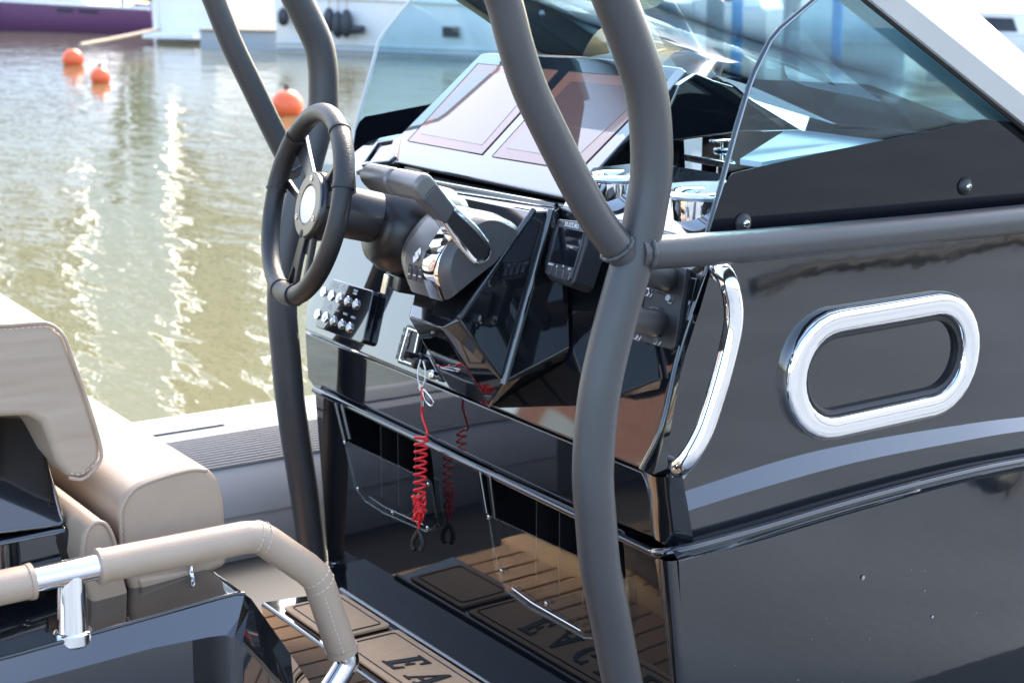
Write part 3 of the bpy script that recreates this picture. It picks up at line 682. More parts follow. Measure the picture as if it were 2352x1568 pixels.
polys('pod_body', [A0, Af, L1, L2, Bl, Bp, B2p, Cp, Tp, Lb, R1, R2, R3, Bt, Btl, Lw],
      [(0, 5, 4, 3, 2, 1), (2, 9, 8, 1), (1, 8, 7, 0), (0, 7, 6, 5), (6, 7, 11, 10), (7, 8, 12, 11), (5, 6, 13, 14, 4), (2, 3, 15, 9), (3, 4, 14, 15), (6, 10, 13)], 'gel', pod)
tube('rib', [B2p+V((-.004, -.004, 0)), Cp+V((-.004, -.004, 0))], .0065, 'gel', pod, 12, 0)
tube('ridge_bead', [A0+V((-.002, -.004, .002)), Bp+V((-.002, -.004, .002))], .0055, 'gel', pod, 12, 0)

# ================================================================== STEERING WHEEL
wc = PD(702, 469, 2.86); WT = radians(14); WY = radians(-6.8); wn = V((-cos(WT)*cos(WY), -cos(WT)*sin(WY), sin(WT))); w1 = V((sin(WY), -cos(WY), 0)); w2 = wn.cross(w1)
if w2.z < 0: w2 = -w2
def WP(r, a, h=0.0): a = radians(a); return wc + w1*(r*cos(a)) + w2*(r*sin(a)) + wn*h
sw = thing('steering_wheel', wc, 'black three spoke steering wheel with a round hub', 'steering wheel')
RW, rw = .158, .0168
tube('rim', [WP(RW, a) for a in range(0, 360, 5)], rw, 'rim_leather', sw, 20, 0, True)
for a in (37, 157, 270):
    h = 20 if a != 270 else 13
    L = [WP(RW, a+k*h/6) for k in range(-6, 7)]
    tube('rim_grip', L, rw+.0012, 'grip', sw, 20, 0)
    for k in (-1, 1): tube('grip_band', [WP(RW, a+k*(h+.9)), WP(RW, a+k*(h-.9))], rw+.0026, 'rubber_black', sw, 20, 0)
    t_ = V((0, 0, 0)); rad = lambda r, o: WP(r, a)+((w2*cos(radians(a))-w1*sin(radians(a)))*o)
    hb = -.014
    for sg, w0, w1_, m in ((-1, .013, .021, 'hub_metal' if a == 157 else 'satin_black'), (1, .006, .008, 'satin_black' if a != 37 else 'hub_metal')):
        oo = .040*sg if a != 270 else .030*sg; oi = .020*sg
        q_ = [rad(.046, oi-w0)+wn*hb, rad(.098, (oi*.4+oo*.6)-(w0+w1_)*.42), rad(.151, oo-w1_), rad(.151, oo+w1_), rad(.098, (oi*.4+oo*.6)+(w0+w1_)*.42), rad(.046, oi+w0)+wn*hb]
        if w0 > .01: hole = [rad(.112, oo*.86-.008), rad(.142, oo-.013), rad(.142, oo+.011), rad(.116, oo*.9+.004)]
        plate('spoke', q_, wn, m, sw, holes=[hole] if w0 > .01 and a != 157 else [], thick=.009, bevel=.002)
    plate('spoke_web', [rad(.046, -.022)+wn*(hb-.006), rad(.085, -.030), rad(.085, .026), rad(.046, .024)], wn, 'satin_black', sw, thick=.005, bevel=.001)
hc = wc - wn*.016
hb_ = hc+wn*.012
lathe('hub_body', hc, wn, [(.058, -.02), (.060, -.004), (.058, .004), (.056, .006)], 'satin_black', sw, 40)
hp = lathe('hub_plate', hc, wn, [(.056, .006), (.0565, .011), (.055, .013), (.036, .013), (.034, .010), (0, .010)], 'hub_metal', sw, 48, 30)
lathe('hub_badge', hc, wn, [(.033, .0102), (.032, .0122), (0, .0128)], 'badge', sw, 40, 30)
for a in (95, 215, 335): 
    p = hc + w1*(.0455*cos(radians(a)))+w2*(.0455*sin(radians(a)))+wn*.013
    lathe('hub_screw', p, wn, [(.0052, 0), (.005, .0015), (.003, .0015), (.003, .0004), (0, .0004)], 'steel', sw, 12)
lathe('hub_notch', hc+w2*(-.051)+wn*.0132, wn, [(.008, 0), (.006, .001), (0, .0012)], 'caulk', sw, 14)
hm = thing('helm_unit', hc-wn*.1, 'round black helm column and housing behind the steering wheel', 'helm')
lathe('column', hc, -wn, [(.035, .015), (.045, .03), (.045, .125), (.05, .13)], 'satin_black', hm, 36)
dc = hc-wn*.165-w2*.012
lathe('housing', dc, wn, [(.080, -.10), (.084, -.02), (.076, .02), (.062, .045), (.045, .055)], 'satin_black', hm, 40, 50)
lathe('housing_ring', dc, wn, [(.089, -.08), (.091, -.03), (.088, -.022), (.082, -.02)], 'plastic_black', hm, 40, 50)
box('tilt_bracket', dc-w2*.092-wn*.03, (.05, .07, .03), 'satin_black', hm, .006, (wn, w1, w2)); box('tilt_lever', dc-w2*.100+wn*.0-w1*.01, (.006, .020, .035), 'steel', hm, .002, (wn, w1, w2))

# ================================================================== THROTTLE
YS = 2.30
th = thing('throttle_control', PY(1060, 600, YS), 'twin lever boat throttle with chrome trim on the pod', 'throttle')
prof = [(1021, 694), (1004, 640), (1008, 600), (1024, 566), (1056, 522), (1092, 494), (1128, 488), (1166, 502), (1190, 530), (1130, 606)]
def sec(y, sc=1.0, n=5):
    P = [PY(u, v, YS) for u, v in prof]; c = sum(P, V())/len(P); Q = []
    K = len(P)
    for i in range(K-1):
        p, q, w_, z_ = P[max(i-1, 0)], P[i], P[i+1], P[min(i+2, K-1)]
        for k in range(n):
            t = k/n; Q.append(0.5*((2*q)+(w_-p)*t+(2*p-5*q+4*w_-z_)*t*t+(3*q-p-3*w_+z_)*t**3))
    Q.append(P[-1])
    return [V((c.x+(p.x-c.x)*sc, y, c.z+(p.z-c.z)*sc)) for p in Q]
def body(nm, m, prf):
    bm = bmesh.new(); G = [[bm.verts.new(p) for p in sec(YS+y, k)] for y, k in prf]; n_ = len(G[0])
    for i in range(len(G)-1):
        for k in range(n_): bm.faces.new((G[i][k], G[i][(k+1) % n_], G[i+1][(k+1) % n_], G[i+1][k]))
    bm.faces.new(G[0][::-1]); bm.faces.new(G[-1]); return fin(nm, bm, m, th, 32)
body('front_cover', 'throttle_grey', ((.0475, .985), (.049, .992), (.105, .992), (.112, .97), (.116, .93)))
body('chrome_stripe', 'chrome', ((.002, .96), (.006, .985), (.012, .998), (.047, 1.0)))
body('side_cover', 'throttle_dark', ((-.022, .80), (-.018, .86), (-.008, .93), (.0015, .965)))
body('side_cover', 'throttle_dark', ((.1165, .92), (.126, .90), (.134, .84)))
body('pod_gasket', 'rubber_black', ((-.004, 1.012), (.0, 1.012), (.0015, 1.0))) if False else None
cfront = lambda u, v, off=0: PY(u, v, YS+.036)
def lever(y, nm, lab):
    piv = PY(1104, 576, y); top = PY(984, 436, y); d = (top-piv).normalized(); q = d.cross(ey).normalized()
    if q.x > 0: q = -q
    a = [piv+q*.024, piv+q*.024+d*.03, piv+q*.017+d*.09, top+q*.015, top-q*.015, piv-q*.019+d*.09, piv-q*.025+d*.03, piv-q*.024]
    a += [piv-d*.024*sin(t)-q*.024*cos(t) for t in [pi*k/8 for k in range(1, 8)]]
    o = prism(nm, a, V((0, .030, 0)), 'chrome', th, .005, 3)
    o['label'] = lab
    c_ = sum(a, V())/len(a); f_ = [p+(c_-p)*.0 for p in a]
    inn_ = [piv+q*.0155, piv+q*.0150+d*.035, piv+q*.0115+d*.09, top+q*.013, top-q*.013, piv-q*.0095+d*.09, piv-q*.0150+d*.035, piv-q*.0155]+[piv-d*.0155*sin(t)-q*.0155*cos(t) for t in [pi*k/8 for k in range(1, 8)]]
    prism('lever_face', [p-ey*.002 for p in inn_], V((0, .006, 0)), 'satin_black', o, .0015, 2)
    nk = [piv+q*.0165+d*.078, top+q*.020, top-q*.018, piv-q*.0150+d*.085]
    prism('lever_neck', [p-ey*.003 for p in nk], V((0, .036, 0)), 'throttle_dark', o, .006, 3)
    return piv, top, d, q
pv, tp, ld_, lq = lever(YS-.032, 'throttle_lever', 'near throttle lever with a chrome edge')
lathe('lever_hub', pv+ey*.024, ey, [(.024, 0), (.026, .012), (.026, .018)], 'throttle_dark', th, 28)
pv2, tp2, _, _ = lever(YS+.128, 'throttle_lever', 'far throttle lever')
for i, (y0, y1) in enumerate(((-.034, .060), (.064, .152))):
    cc_ = tp + ld_*.004; w_, h_ = .023, .0195
    sec2 = [(w_*cos(t)*1.0, h_*sin(t)) for t in [2*pi*k/20 for k in range(20)]]
    pts = [V((cc_.x, YS+y0, cc_.z))+ld_*(abs(x)**.75*(1 if x > 0 else -1)*w_**.25)+lq*(abs(y)**.75*(1 if y > 0 else -1)*h_**.25) for x, y in sec2]
    prism('lever_grip', pts, V((0, y1-y0, 0)), 'throttle_grey', th, .007, 4, 50)
lathe('lever_bolt', V((tp2.x, YS+.127, tp2.z))-ld_*.05, -ey, [(.007, 0), (.007, .002), (.004, .002), (.004, .0005), (0, .0005)], 'plastic_black', th, 18)
# emblem and buttons on the front cover: tangent plane of the cover
fa, fb = PY(1004, 640, YS), PY(1008, 600, YS); fu = (fb-fa).normalized(); fnn = fu.cross(ey).normalized()
if fnn.x > 0: fnn = -fnn
FPL = (fa+fnn*.0008, fnn); fa2, fb2 = PY(1008, 600, YS), PY(1024, 566, YS); fu2 = (fb2-fa2).normalized(); fn2 = fu2.cross(ey).normalized()
if fn2.x > 0: fn2 = -fn2
fc = PP(957, 586, (fa2+fn2*.003, fn2)); fr_ = V((0, -1, 0)); s_ = .0088
emb = [(-.1, 1.25), (.85, .55), (.85, .12), (-.12, .62), (-.12, .48), (.85, -.25), (-.0, -1.25), (-.85, -.55), (-.85, -.12), (.12, -.62), (.12, -.48), (-.85, .25)]
plate('emblem', [fc+fr_*(x*s_)+fu2*(y*s_*1.25) for x, y in emb], fn2, 'print_white', th, thick=.0012)
for k, (u, v) in enumerate(((942, 624), (954, 627), (966, 630))):
    p = PP(u, v, FPL); o = box('mode_button', p, (.0022, .0125, .026), 'plastic_black', th, .0015, (fnn, ey, fu))
    text('button_mark', ('N/T', 'FAST', 'LIMIT')[k], .0042, p+fnn*.0014-fu*.004, fr_, fu, 'print_white', o)
    lathe('lamp', p+fnn*.001+fu*.007, fnn, [(.0016, 0), (.0012, .0006)], 'blue_led' if k == 1 else 'print_grey', o, 8)
# ================================================================== SWITCH PANEL
sq = [(761, 639), (858, 668), (832, 790), (721, 750)]
swp = thing('switch_panel', D(790, 710), 'black switch panel with ten chrome push buttons under the steering wheel', 'switch panel')
plate('panel_plate', [D(*q, .018) for q in sq], dn, 'gel_flat', swp, thick=.017, bevel=.003, r=.012)
row1 = [(745, 671), (763, 679), (781, 685), (799, 692), (818, 699)]; row2 = [(731, 722), (749, 729), (766, 737), (785, 745), (803, 752)]
ra = (D(803, 752)-D(731, 722)).normalized(); rb = dn.cross(ra).normalized()
if rb.z < 0: rb = -rb
bp = None
for u, v in row1+row2:
    p = D(u, v, .018)
    b = lathe('push_button', p, dn, [(.0105, 0), (.0108, .003), (.0098, .0042), (.0082, .0042), (.0078, .0032), (.0076, .0032)], 'chrome', swp, 24, 40)
    lathe('button_face', p, dn, [(.0077, .0030), (.0070, .0044), (0, .0050)], 'button_face', b, 20, 50)
for (u, v), s in (((770, 655), 'RANGE\nLIGHTS'), ((789, 661), 'ANCHOR\nLIGHT'), ((816, 671), 'BILGE\nPUMP'), ((756, 705), 'DECK\nLIGHTS'), ((774, 713), 'AUX 1'), ((793, 721), 'AUX 2'), ((811, 729), 'AUX 3')):
    text('switch_label', s, .0062, D(u, v, .0186), ra, rb, 'print_white', swp)
# start and stop panel, key switch
ep = thing('engine_start_panel', D(940, 790), 'small dark engine start and stop keypad on the dash beside the pod', 'keypad')
q = [(934, 744), (968, 757), (949, 846), (911, 832)]; ec = sum((D(*k) for k in q), V())/4
plate('keypad_body', [D(*k, .012) for k in q], dn, 'plastic_black', ep, thick=.011, bevel=.002, r=.006)
plate('keypad_frame', [D(*k, .0135) for k in ((936, 751), (963, 761), (947, 838), (915, 827))], dn, 'steel', ep, holes=[[D(*k, .0135) for k in ((938, 755), (960, 763), (945, 834), (918, 824))]], thick=.0015)
for r_ in range(3):
    for c_2 in range(2):
        f0 = D(938, 755).lerp(D(918, 824), (r_+.5)/3); f1_ = D(960, 763).lerp(D(945, 834), (r_+.5)/3); p = f0.lerp(f1_, .26+.48*c_2)+dn*.0132
        o = box('key', p, (.0016, .0115, .022), 'satin_black', ep, .0008, (dn, ra, rb))
        text('key_mark', ('START\nSTOP', '\u25b2', '\u25bc')[r_] if r_ == 0 else ('^', 'v')[r_-1], .0036 if r_ == 0 else .007, p+dn*.0011, ra, rb, 'print_white', o)
ks = thing('kill_switch', D(985, 845), 'black engine kill switch with a toggle below the keypad', 'switch')
plate('switch_plate', [D(*k, .006) for k in ((956, 806), (985, 818), (1012, 872), (985, 868), (948, 846))], dn, 'gel', ks, thick=.006, bevel=.002)
for (u, v), h in (((967, 822), .03), ((978, 838), .018)):
    lathe('toggle', D(u, v, .006), dn, [(.010, 0), (.010, .006), (.007, .008), (.006, h), (.009, h+.004), (.007, h+.012), (0, h+.013)], 'plastic_black', ks, 18, 50)
lathe('key_barrel', D(1000, 862, .006), dn, [(.009, 0), (.009, .01), (.006, .012), (0, .012)], 'steel', ks, 18)
# red kill cord hanging from the switch
XC = 1.535
kc = thing('coiled_lanyard', PX(968, 830, XC), 'red coiled kill cord with a black clip hanging in front of the console', 'cord')
pts = [PX(u, v, XC) for u, v in ((968, 888), (970, 905), (971, 925), (969, 946), (972, 962), (978, 980), (982, 996), (978, 1004))]
turns = 8; coil = []
for k in range(turns*12+1):
    a = 2*pi*k/12; f = k/(turns*12); u, v = 968-4*f, 1002+138*f**1.05
    c = PX(u, v, XC); rr_ = .0105*(1-.15*f)
    coil.append(c+V((-cos(a), 0, 0))*rr_*.9 - Rv*sin(a)*rr_*.95)
bm = bmesh.new(); add_tube(bm, catmull(pts, 4)+coil, .0024, 8); cordm = fin('coil', bm, 'red_cord', kc, 60)
bm = bmesh.new()
for k in range(9):
    L = []; a0 = random.random()*6
    for j in range(10):
        t = j/9; L.append(PX(964+random.gauss(0, 2.0), 1138+58*t+random.gauss(0, 3), XC)+Rv*(.011*sin(a0+t*5)*(1-.5*t))+ex*(.008*cos(a0*1.7+t*4)))
    add_tube(bm, catmull(L, 3), .0022, 7)
fin('tangle', bm, 'red_cord', kc, 60)
tube('tail', [PX(962, 1190, XC), PX(962, 1222, XC)], .0026, 'red_cord', kc, 8, 0)
lathe('ferrule', PX(971, 925, XC), ez, [(.0034, -.006), (.0034, .006)], 'steel', kc, 10); lathe('knot', PX(966, 889, XC), ez, [(.002, -.006), (.0045, 0), (.002, .006)], 'white_plastic', kc, 10, 60)
tube('white_loop', [PX(966, 826, XC+.02), PX(960, 850, XC+.005), PX(961, 875, XC), PX(968, 888, XC), PX(976, 872, XC), PX(977, 850, XC+.005), PX(972, 830, XC+.02)], .0014, 'white_plastic', kc, 6)
tube('snap_ring', [PX(972, 893, XC), PX(984, 906, XC), PX(996, 922, XC), PX(990, 932, XC), PX(979, 922, XC), PX(972, 905, XC)], .0019, 'steel', kc, 8, 5, True)
for s in (-1, 1): tube('clip_prong', [PX(962, 1218, XC), PX(962+s*5, 1226, XC), PX(960+s*11, 1240, XC), PX(960+s*12, 1252, XC), PX(960+s*7, 1262, XC)], [.005, .0052, .005, .0046, .004]*1 if False else .0048, 'plastic_black', kc, 10, 0)
# ================================================================== ENGINE GAUGE
gx = 1.585; GT = radians(22); gn = V((-cos(GT), 0, sin(GT))); GPL = PX(1290, 580, gx)
def GP(u, v, off=0): return PP(u, v, (GPL+gn*off, gn))
gg = thing('engine_gauge', GPL, 'dark square engine gauge with four buttons beside the roll bar', 'gauge')
go = [(1283, 502), (1338, 508), (1352, 522), (1346, 560), (1318, 645), (1305, 657), (1262, 643), (1249, 625), (1250, 600), (1270, 520)]
plate('gauge_body', [GP(*q) for q in go], gn, 'plastic_black', gg, thick=.045, bevel=.004)
plate('bezel', [GP(*q, .002) for q in ((1289, 508), (1333, 513), (1342, 524), (1336, 560), (1311, 638), (1301, 646), (1268, 635), (1256, 620), (1258, 600), (1276, 525))], gn, 'throttle_dark', gg, thick=.003, bevel=.001)
gs = plate('gauge_screen', [GP(*q, .0028) for q in ((1284, 521), (1339, 533), (1317, 614), (1262, 601))], gn, 'gauge_screen', gg, thick=.001)
gr = (GP(1317, 614)-GP(1262, 601)).normalized(); gu = gn.cross(gr).normalized()
if gu.z < 0: gu = -gu
text('gauge_name', 'SUZUKI', .0105, GP(1313, 518, .0026), gr, gu, 'print_white', gg, sx=1.1)
for (u, v), s in (((1265, 607), 'MENU'), ((1279, 611), 'v'), ((1293, 613), '^'), ((1308, 618), 'SET')): text('gauge_mark', s, .0055 if len(s) > 1 else .009, GP(u, v, .0026), gr, gu, 'print_white', gg)
for u, v in ((1261, 621), (1274, 625), (1289, 630), (1304, 634)): box('gauge_button', GP(u, v, .003), (.004, .0125, .0135), 'hub_metal', gg, .002, (gn, gr, gu))
# ================================================================== ROLL BARS
sb = thing('roll_bar', PY(1430, 1600, 1.87), 'thick matt black tubular roll bar nearest the camera with the side rail', 'roll bar')
YA = 1.87
main = [(1225, -420), (1320, -220), (1378, -90), (1412, 0), (1450, 100), (1482, 200), (1495, 300), (1496, 400), (1484, 480), (1470, 550), (1447, 620), (1424, 700), (1398, 800), (1377, 900), (1366, 1000), (1362, 1100), (1369, 1200), (1378, 1300), (1398, 1400), (1430, 1568), (1462, 1720)]
tube('main_tube', [PY(*q, YA) for q in main], .0305, 'tube_black', sb, 32, 6)
sec_ = [(990, -420), (1070, -220), (1118, -90), (1156, 0), (1183, 100), (1215, 200), (1262, 300), (1312, 400), (1356, 480), (1396, 540), (1440, 590)]
tube('brace_tube', [PY(*q, YA) for q in sec_], .0245, 'tube_black', sb, 28, 6)
rail = [(1462, 582), (1640, 571), (1824, 555), (2100, 529), (2352, 503), (2760, 462)]
tube('side_rail', [PY(*q, YA-.012) for q in rail], .0245, 'tube_black', sb, 28, 6)
def weld(nm, p, axis, R, parent, r=.0030, a0=0, a1=360, seg=40):
    u, v, a = frame(axis); bm = bmesh.new()
    L = [V(p)+(u*cos(radians(t))+v*sin(radians(t)))*R for t in [a0+(a1-a0)*k/seg for k in range(seg+1)]]
    add_tube(bm, L, [r*(1+.3*(k % 2)+.25*sin(k*1.7)) for k in range(seg+1)], 8); return fin(nm, bm, 'tube_black', parent, 60)
ra0 = PY(1476, 581, YA-.012); rd = (PY(1640, 571, YA-.012)-ra0).normalized(); weld('weld_bead', ra0+rd*.004, rd, .0255, sb)
ba = PY(1418, 567, YA); bd = (PY(1380, 517, YA)-ba).normalized(); weld('weld_bead', ba, bd, .0255, sb)
# mounting flange on the dash with stubs and bolts
fo = .012
flp = [D(*q, fo) for q in ((1497, 600), (1577, 615), (1548, 804), (1462, 780))]
fg_ = plate('mount_plate', flp, dn, 'tube_black', sb, thick=.012, bevel=.002, r=.010)
for u, v in ((1493, 673), (1542, 686), (1513, 783), (1467, 772)): screw('hex_bolt', D(u, v, fo), dn, .0075, 'steel', fg_)
for (u, v), tgt in (((1508, 742), (1415, 728)), ((1530, 640), (1450, 610))):
    p = D(u, v, fo); q = PY(*tgt, YA)
    tube('mount_stub', [p, q], .0215, 'tube_black', sb, 24, 0); weld('weld_bead', p+dn*.003, q-p, .0225, sb)
plate('dash_backing', [D(*q, .004) for q in ((1545, 625), (1600, 640), (1562, 800), (1540, 815))], dn, 'gel', con, thick=.006, bevel=.002)
YP = 3.13
pb_ = thing('roll_bar', PY(716, 1285, YP), 'matt black tubular roll bar on the far side, behind the steering wheel', 'roll bar')
mainp = [(500, -360), (580, -200), (640, -90), (684, 0), (709, 50), (731, 100), (741, 150), (743, 200), (741, 250), (727, 305), (706, 380), (688, 450), (668, 540), (650, 640), (648, 720), (655, 800), (664, 900), (678, 1000), (694, 1100), (709, 1200), (720, 1285)]
tube('main_tube', [PY(*q, YP) for q in mainp], .0315, 'tube_black', pb_, 28, 6)
tube('brace_tube', [PY(*q, YP) for q in ((455, -90), (492, 0), (532, 100), (580, 200), (628, 300), (662, 365), (700, 420))], .0235, 'tube_black', pb_, 24, 6)
pd = (PY(628, 300, YP)-PY(675, 385, YP)).normalized(); weld('weld_bead', PY(672, 382, YP), pd, .0245, pb_)
pe = PY(722, 1287, YP)
box('foot_plate', pe+V((.03, -.02, -.003)), (.15, .12, .012), 'tube_black', pb_, .003)
for dx, dy in ((.085, -.05), (-.02, -.06), (.08, .03)): screw('hex_bolt', pe+V((.03+dx*.7, -.02+dy*.7, .003)), ez, .009, 'steel', pb_)

# ================================================================== SCREENS OF GLASS
gs_ = thing('side_screen', PY(1640, 545, 1.92), 'clear tinted side screen above the rail with a black lower band', 'windscreen')
YG = 1.92
gl = [(1622, 548), (1655, 430), (1690, 300), (1720, 200), (1732, 168), (1768, 95), (1792, 66), (1870, 0), (1926, -46), (1984, 0), (2352, 297), (2560, 465), (2500, 472), (2352, 490)]
plate('pane', [PY(*q, YG) for q in gl], (0, -1, 0), 'pane_tint', gs_, thick=.008)
bd_ = [(1628, 540), (1652, 460), (1668, 416), (1683, 398), (1746, 383), (1902, 348), (2097, 309), (2258, 274), (2330, 282), (2556, 463), (2500, 468), (2352, 484), (1636, 548)]
plate('black_band', [PY(*q, YG-.0055) for q in bd_], (0, -1, 0), 'frit', gs_, thick=.001)
tube('pane_edge', [PY(*q, YG) for q in gl[:9]], .0042, 'window_dark', gs_, 8, 0)
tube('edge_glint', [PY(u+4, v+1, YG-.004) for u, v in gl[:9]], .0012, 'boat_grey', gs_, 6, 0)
for u, v in ((1706, 512), (2216, 428)):
    p = PY(u, v, YG-.006); wsh = lathe('washer', p, (0, -1, 0), [(.0155, 0), (.0150, .003), (.011, .007), (.006, .009), (0, .009)], 'plastic_black', gs_, 28, 60)
    lathe('screw', p-ey*.009, (0, -1, 0), [(.0062, 0), (.0056, .002), (.003, .0032), (0, .0034)], 'steel', wsh, 16, 50)
    for a in (0, 1): box('screw_slot', p-ey*.0126, (.0065 if a else .0012, .0006, .0012 if a else .0065), 'caulk', wsh, 0)
fr_p = thing('windscreen_frame', PY(2352, 297, 1.90), 'broad white painted windscreen frame sloping down to the bow', 'windscreen frame')
def offs(P, y): return [PY(u, v, y) for u, v in P]
g0 = offs([(1900, -68), (2760, 626)], 1.915); s0 = offs([(1906, -76), (2764, 616)], 1.885); s1 = offs([(1996, -66), (2768, 554)], 1.865)
t1 = offs([(2046, -80), (2768, 520)], 1.88); t2 = offs([(2090, -110), (2770, 500)], 1.93)
dirloft('frame_bar', [g0, s0, s1, t1, t2, [p+ey*.08 for p in t2], [p+ey*.06 for p in g0], g0], 'beam_white', fr_p, 30)
tube('gasket', offs([(1914, -58), (1984, -1), (2352, 296), (2560, 464)], 1.908), .005, 'rubber_black', fr_p, 8, 0)
gp_ = thing('side_screen', PY(820, 300, 3.32), 'clear tinted side screen on the far side behind the chart screens', 'windscreen')
YQ = 3.32
gq = [(812, 345), (818, 290), (845, 190), (870, 95), (884, 72), (940, 4), (990, -56), (1010, -60), (1080, 0), (1245, 128), (1240, 300)]
plate('pane', [PY(*q, YQ) for q in gq], (0, -1, 0), 'pane_tint', gp_, thick=.008)
plate('black_band', [PY(*q, YQ-.006) for q in ((808, 360), (817, 300), (826, 280), (838, 268), (985, 240), (1120, 205), (1240, 260), (1100, 330))], (0, -1, 0), 'frit', gp_, thick=.001)
tube('pane_edge', [PY(*q, YQ) for q in gq[:8]], .0045, 'render_pale', gp_, 8, 0)
pf = thing('windscreen_frame', PY(1260, 128, 3.0), 'black inner face of the far windscreen frame with one screw', 'windscreen frame')
prism('frame_bar', [PY(*q, 3.0) for q in ((960, -90), (1069, 0), (1135, 44), (1190, 85), (1247, 125), (1262, 129), (1357, 133), (1404, 124), (1396, 100), (1306, 41), (1235, 0), (1120, -90))], V((0, .05, 0)), 'satin_black', pf, .006)
lathe('screw', PY(1243, 32, 2.998), (0, -1, 0), [(.009, 0), (.008, .003), (.004, .005), (0, .0055)], 'steel', pf, 14)
tube('frame_edge', [PY(*q, 3.0) for q in ((1130, -90), (1243, -1), (1314, 40), (1404, 100))], .008, 'render_pale', pf, 8, 0)
fw = thing('front_windscreen', PY(1640, 176, 2.95), 'raked tinted front windscreen with a central pillar', 'windscreen')
fA, fB = PY(2400, 336, 1.915), PY(1930, -44, 1.915)
fq = [PY(1400, 130, 3.0), PY(1640, 176, 2.9), PY(2021, 193, 2.35), PY(2420, 345, 1.96), PY(1990, -60, 1.96), PY(1180, -90, 3.0)]
bm = bmesh.new(); vs = [bm.verts.new(p) for p in fq]; [bm.verts.remove(v) for v in vs]; bm.faces.new([bm.verts.new(p) for p in (fA, fA+ey*1.12, fB+ey*1.12, fB)])
o = fin('pane', bm, 'pane_front', fw, 60); md = o.modifiers.new('thickness', 'SOLIDIFY'); md.thickness = .006
tube('pillar', [PY(1468, -70, 2.95), PY(1612, 186, 2.9)], .034, 'boat_grey', fw, 20, 0)
bm = bmesh.new(); bm.faces.new([bm.verts.new(p) for p in (fq[1]+V((-.03, 0, 0)), fq[2]+V((-.03, 0, 0)), fq[3]+V((-.03, 0, 0)), fq[3]+V((-.03, 0, -.3)), fq[2]+V((-.03, 0, -.35)), fq[1]+V((-.03, 0, -.35)))])
fin('black_band', bm, 'frit', fw)
# ================================================================== GRAB HANDLE, PORTHOLE
gh = thing('grab_handle', PY(1640, 850, 1.89), 'polished curved grab handle on the corner of the console', 'grab handle')
hp_ = [(1652, 618, 1.955), (1660, 624, 1.90), (1674, 650, 1.878), (1684, 700, 1.875), (1683, 750, 1.875), (1668, 820, 1.875), (1646, 900, 1.875), (1618, 985, 1.878), (1586, 1045, 1.885), (1562, 1072, 1.905), (1556, 1076, 1.955)]
tube('bar', [PY(u, v, y) for u, v, y in hp_], .0150, 'chrome', gh, 28, 7)
for u, v in ((1652, 618), (1556, 1076)): lathe('foot', PY(u, v, 1.952), (0, -1, 0), [(.02, 0), (.02, .004), (.017, .006)], 'chrome', gh, 24)
ph = thing('porthole', PY(2020, 830, 1.95), 'long oval porthole with a polished steel rim in the console side', 'porthole')
pl_, pr_ = PY(1797, 850, YW), PY(2244, 776, YW); zt = PY(2058, 676, YW).z; zb = PY(2005, 983, YW).z
pxc, pzc = (pl_.x+pr_.x)/2-.005, (zt+zb)/2-.002; hw, hh = (pr_.x-pl_.x)/2-.005, (zt-zb)/2-.004
tl = math.atan2((PY(2130, 664, YW)-PY(1985, 688, YW)).z, (PY(2130, 664, YW)-PY(1985, 688, YW)).x)
def ST_(ins, y, n=14):
    R = hh-ins; L = hw-hh; out = []
    for k in range(n+1): a = -pi/2+pi*k/n; out.append((L+R*cos(a), R*sin(a)))
    for k in range(n+1): a = pi/2+pi*k/n; out.append((-L+R*cos(a), R*sin(a)))
    return [V((pxc+x*cos(tl)-z*sin(tl), y, pzc+x*sin(tl)+z*cos(tl))) for x, z in out]
def ringloft(name, rings, m, parent):
    bm = bmesh.new(); G = [[bm.verts.new(p) for p in r] for r in rings]; n_ = len(G[0])
    for i in range(len(G)-1):
        for k in range(n_): bm.faces.new((G[i][k], G[i][(k+1) % n_], G[i+1][(k+1) % n_], G[i+1][k]))
    return fin(name, bm, m, parent, 40)
ringloft('rim', [ST_(-.002, YW+.002), ST_(-.002, YW-.012), ST_(0, YW-.0165), ST_(.004, YW-.0195), ST_(.009, YW-.021), ST_(.012, YW-.0213), ST_(.032, YW-.0205), ST_(.035, YW-.0195), ST_(.038, YW-.016), ST_(.0405, YW-.004)], 'chrome', ph)
ringloft('gasket', [ST_(.040, YW-.010), ST_(.044, YW-.013), ST_(.049, YW-.011), ST_(.051, YW-.001)], 'rubber_black', ph)
plate('pane', ST_(.044, YW-.0022), (0, -1, 0), 'gel_flat', ph, thick=.0012)

# ================================================================== STEP WITH PADS
ZS = -1.238
st = thing('foot_step', PZ(880, 1500, ZS), 'black footstep in front of the console with tan foam pads', 'step')
def SZ(u, v, dz=0.0): return PZ(u, v, ZS+dz)
xa, xf = SZ(598, 1375).x, SZ(816, 1366).x
yl = SZ(598, 1375).y
XA, XF = xa, xf-.002
xg = LB(1034, 1428).x+.01
Yn = 2.0
zs = HC+ZS
prism('step_box', [V((XA, yl, zs-.006)), V((XF, yl-.03, zs-.006)), V((XF, Yn, zs-.006)), V((XA, Yn, zs-.006))], V((0, 0, -.116)), 'gel', st, .006, 3)
prism('kick_shelf', [V((XF-.004, yl+.1, zs-.004)), V((xg+.02, yl+.1, zs-.004)), V((xg+.02, Yn, zs-.004)), V((XF-.004, Yn, zs-.004))], V((0, 0, -.10)), 'gel_low', st, .002)
tube('step_bead', [V((XF-.004, yl-.04, zs-.003)), V((XF-.004, Yn, zs-.003))], .007, 'gel', st, 12, 0)
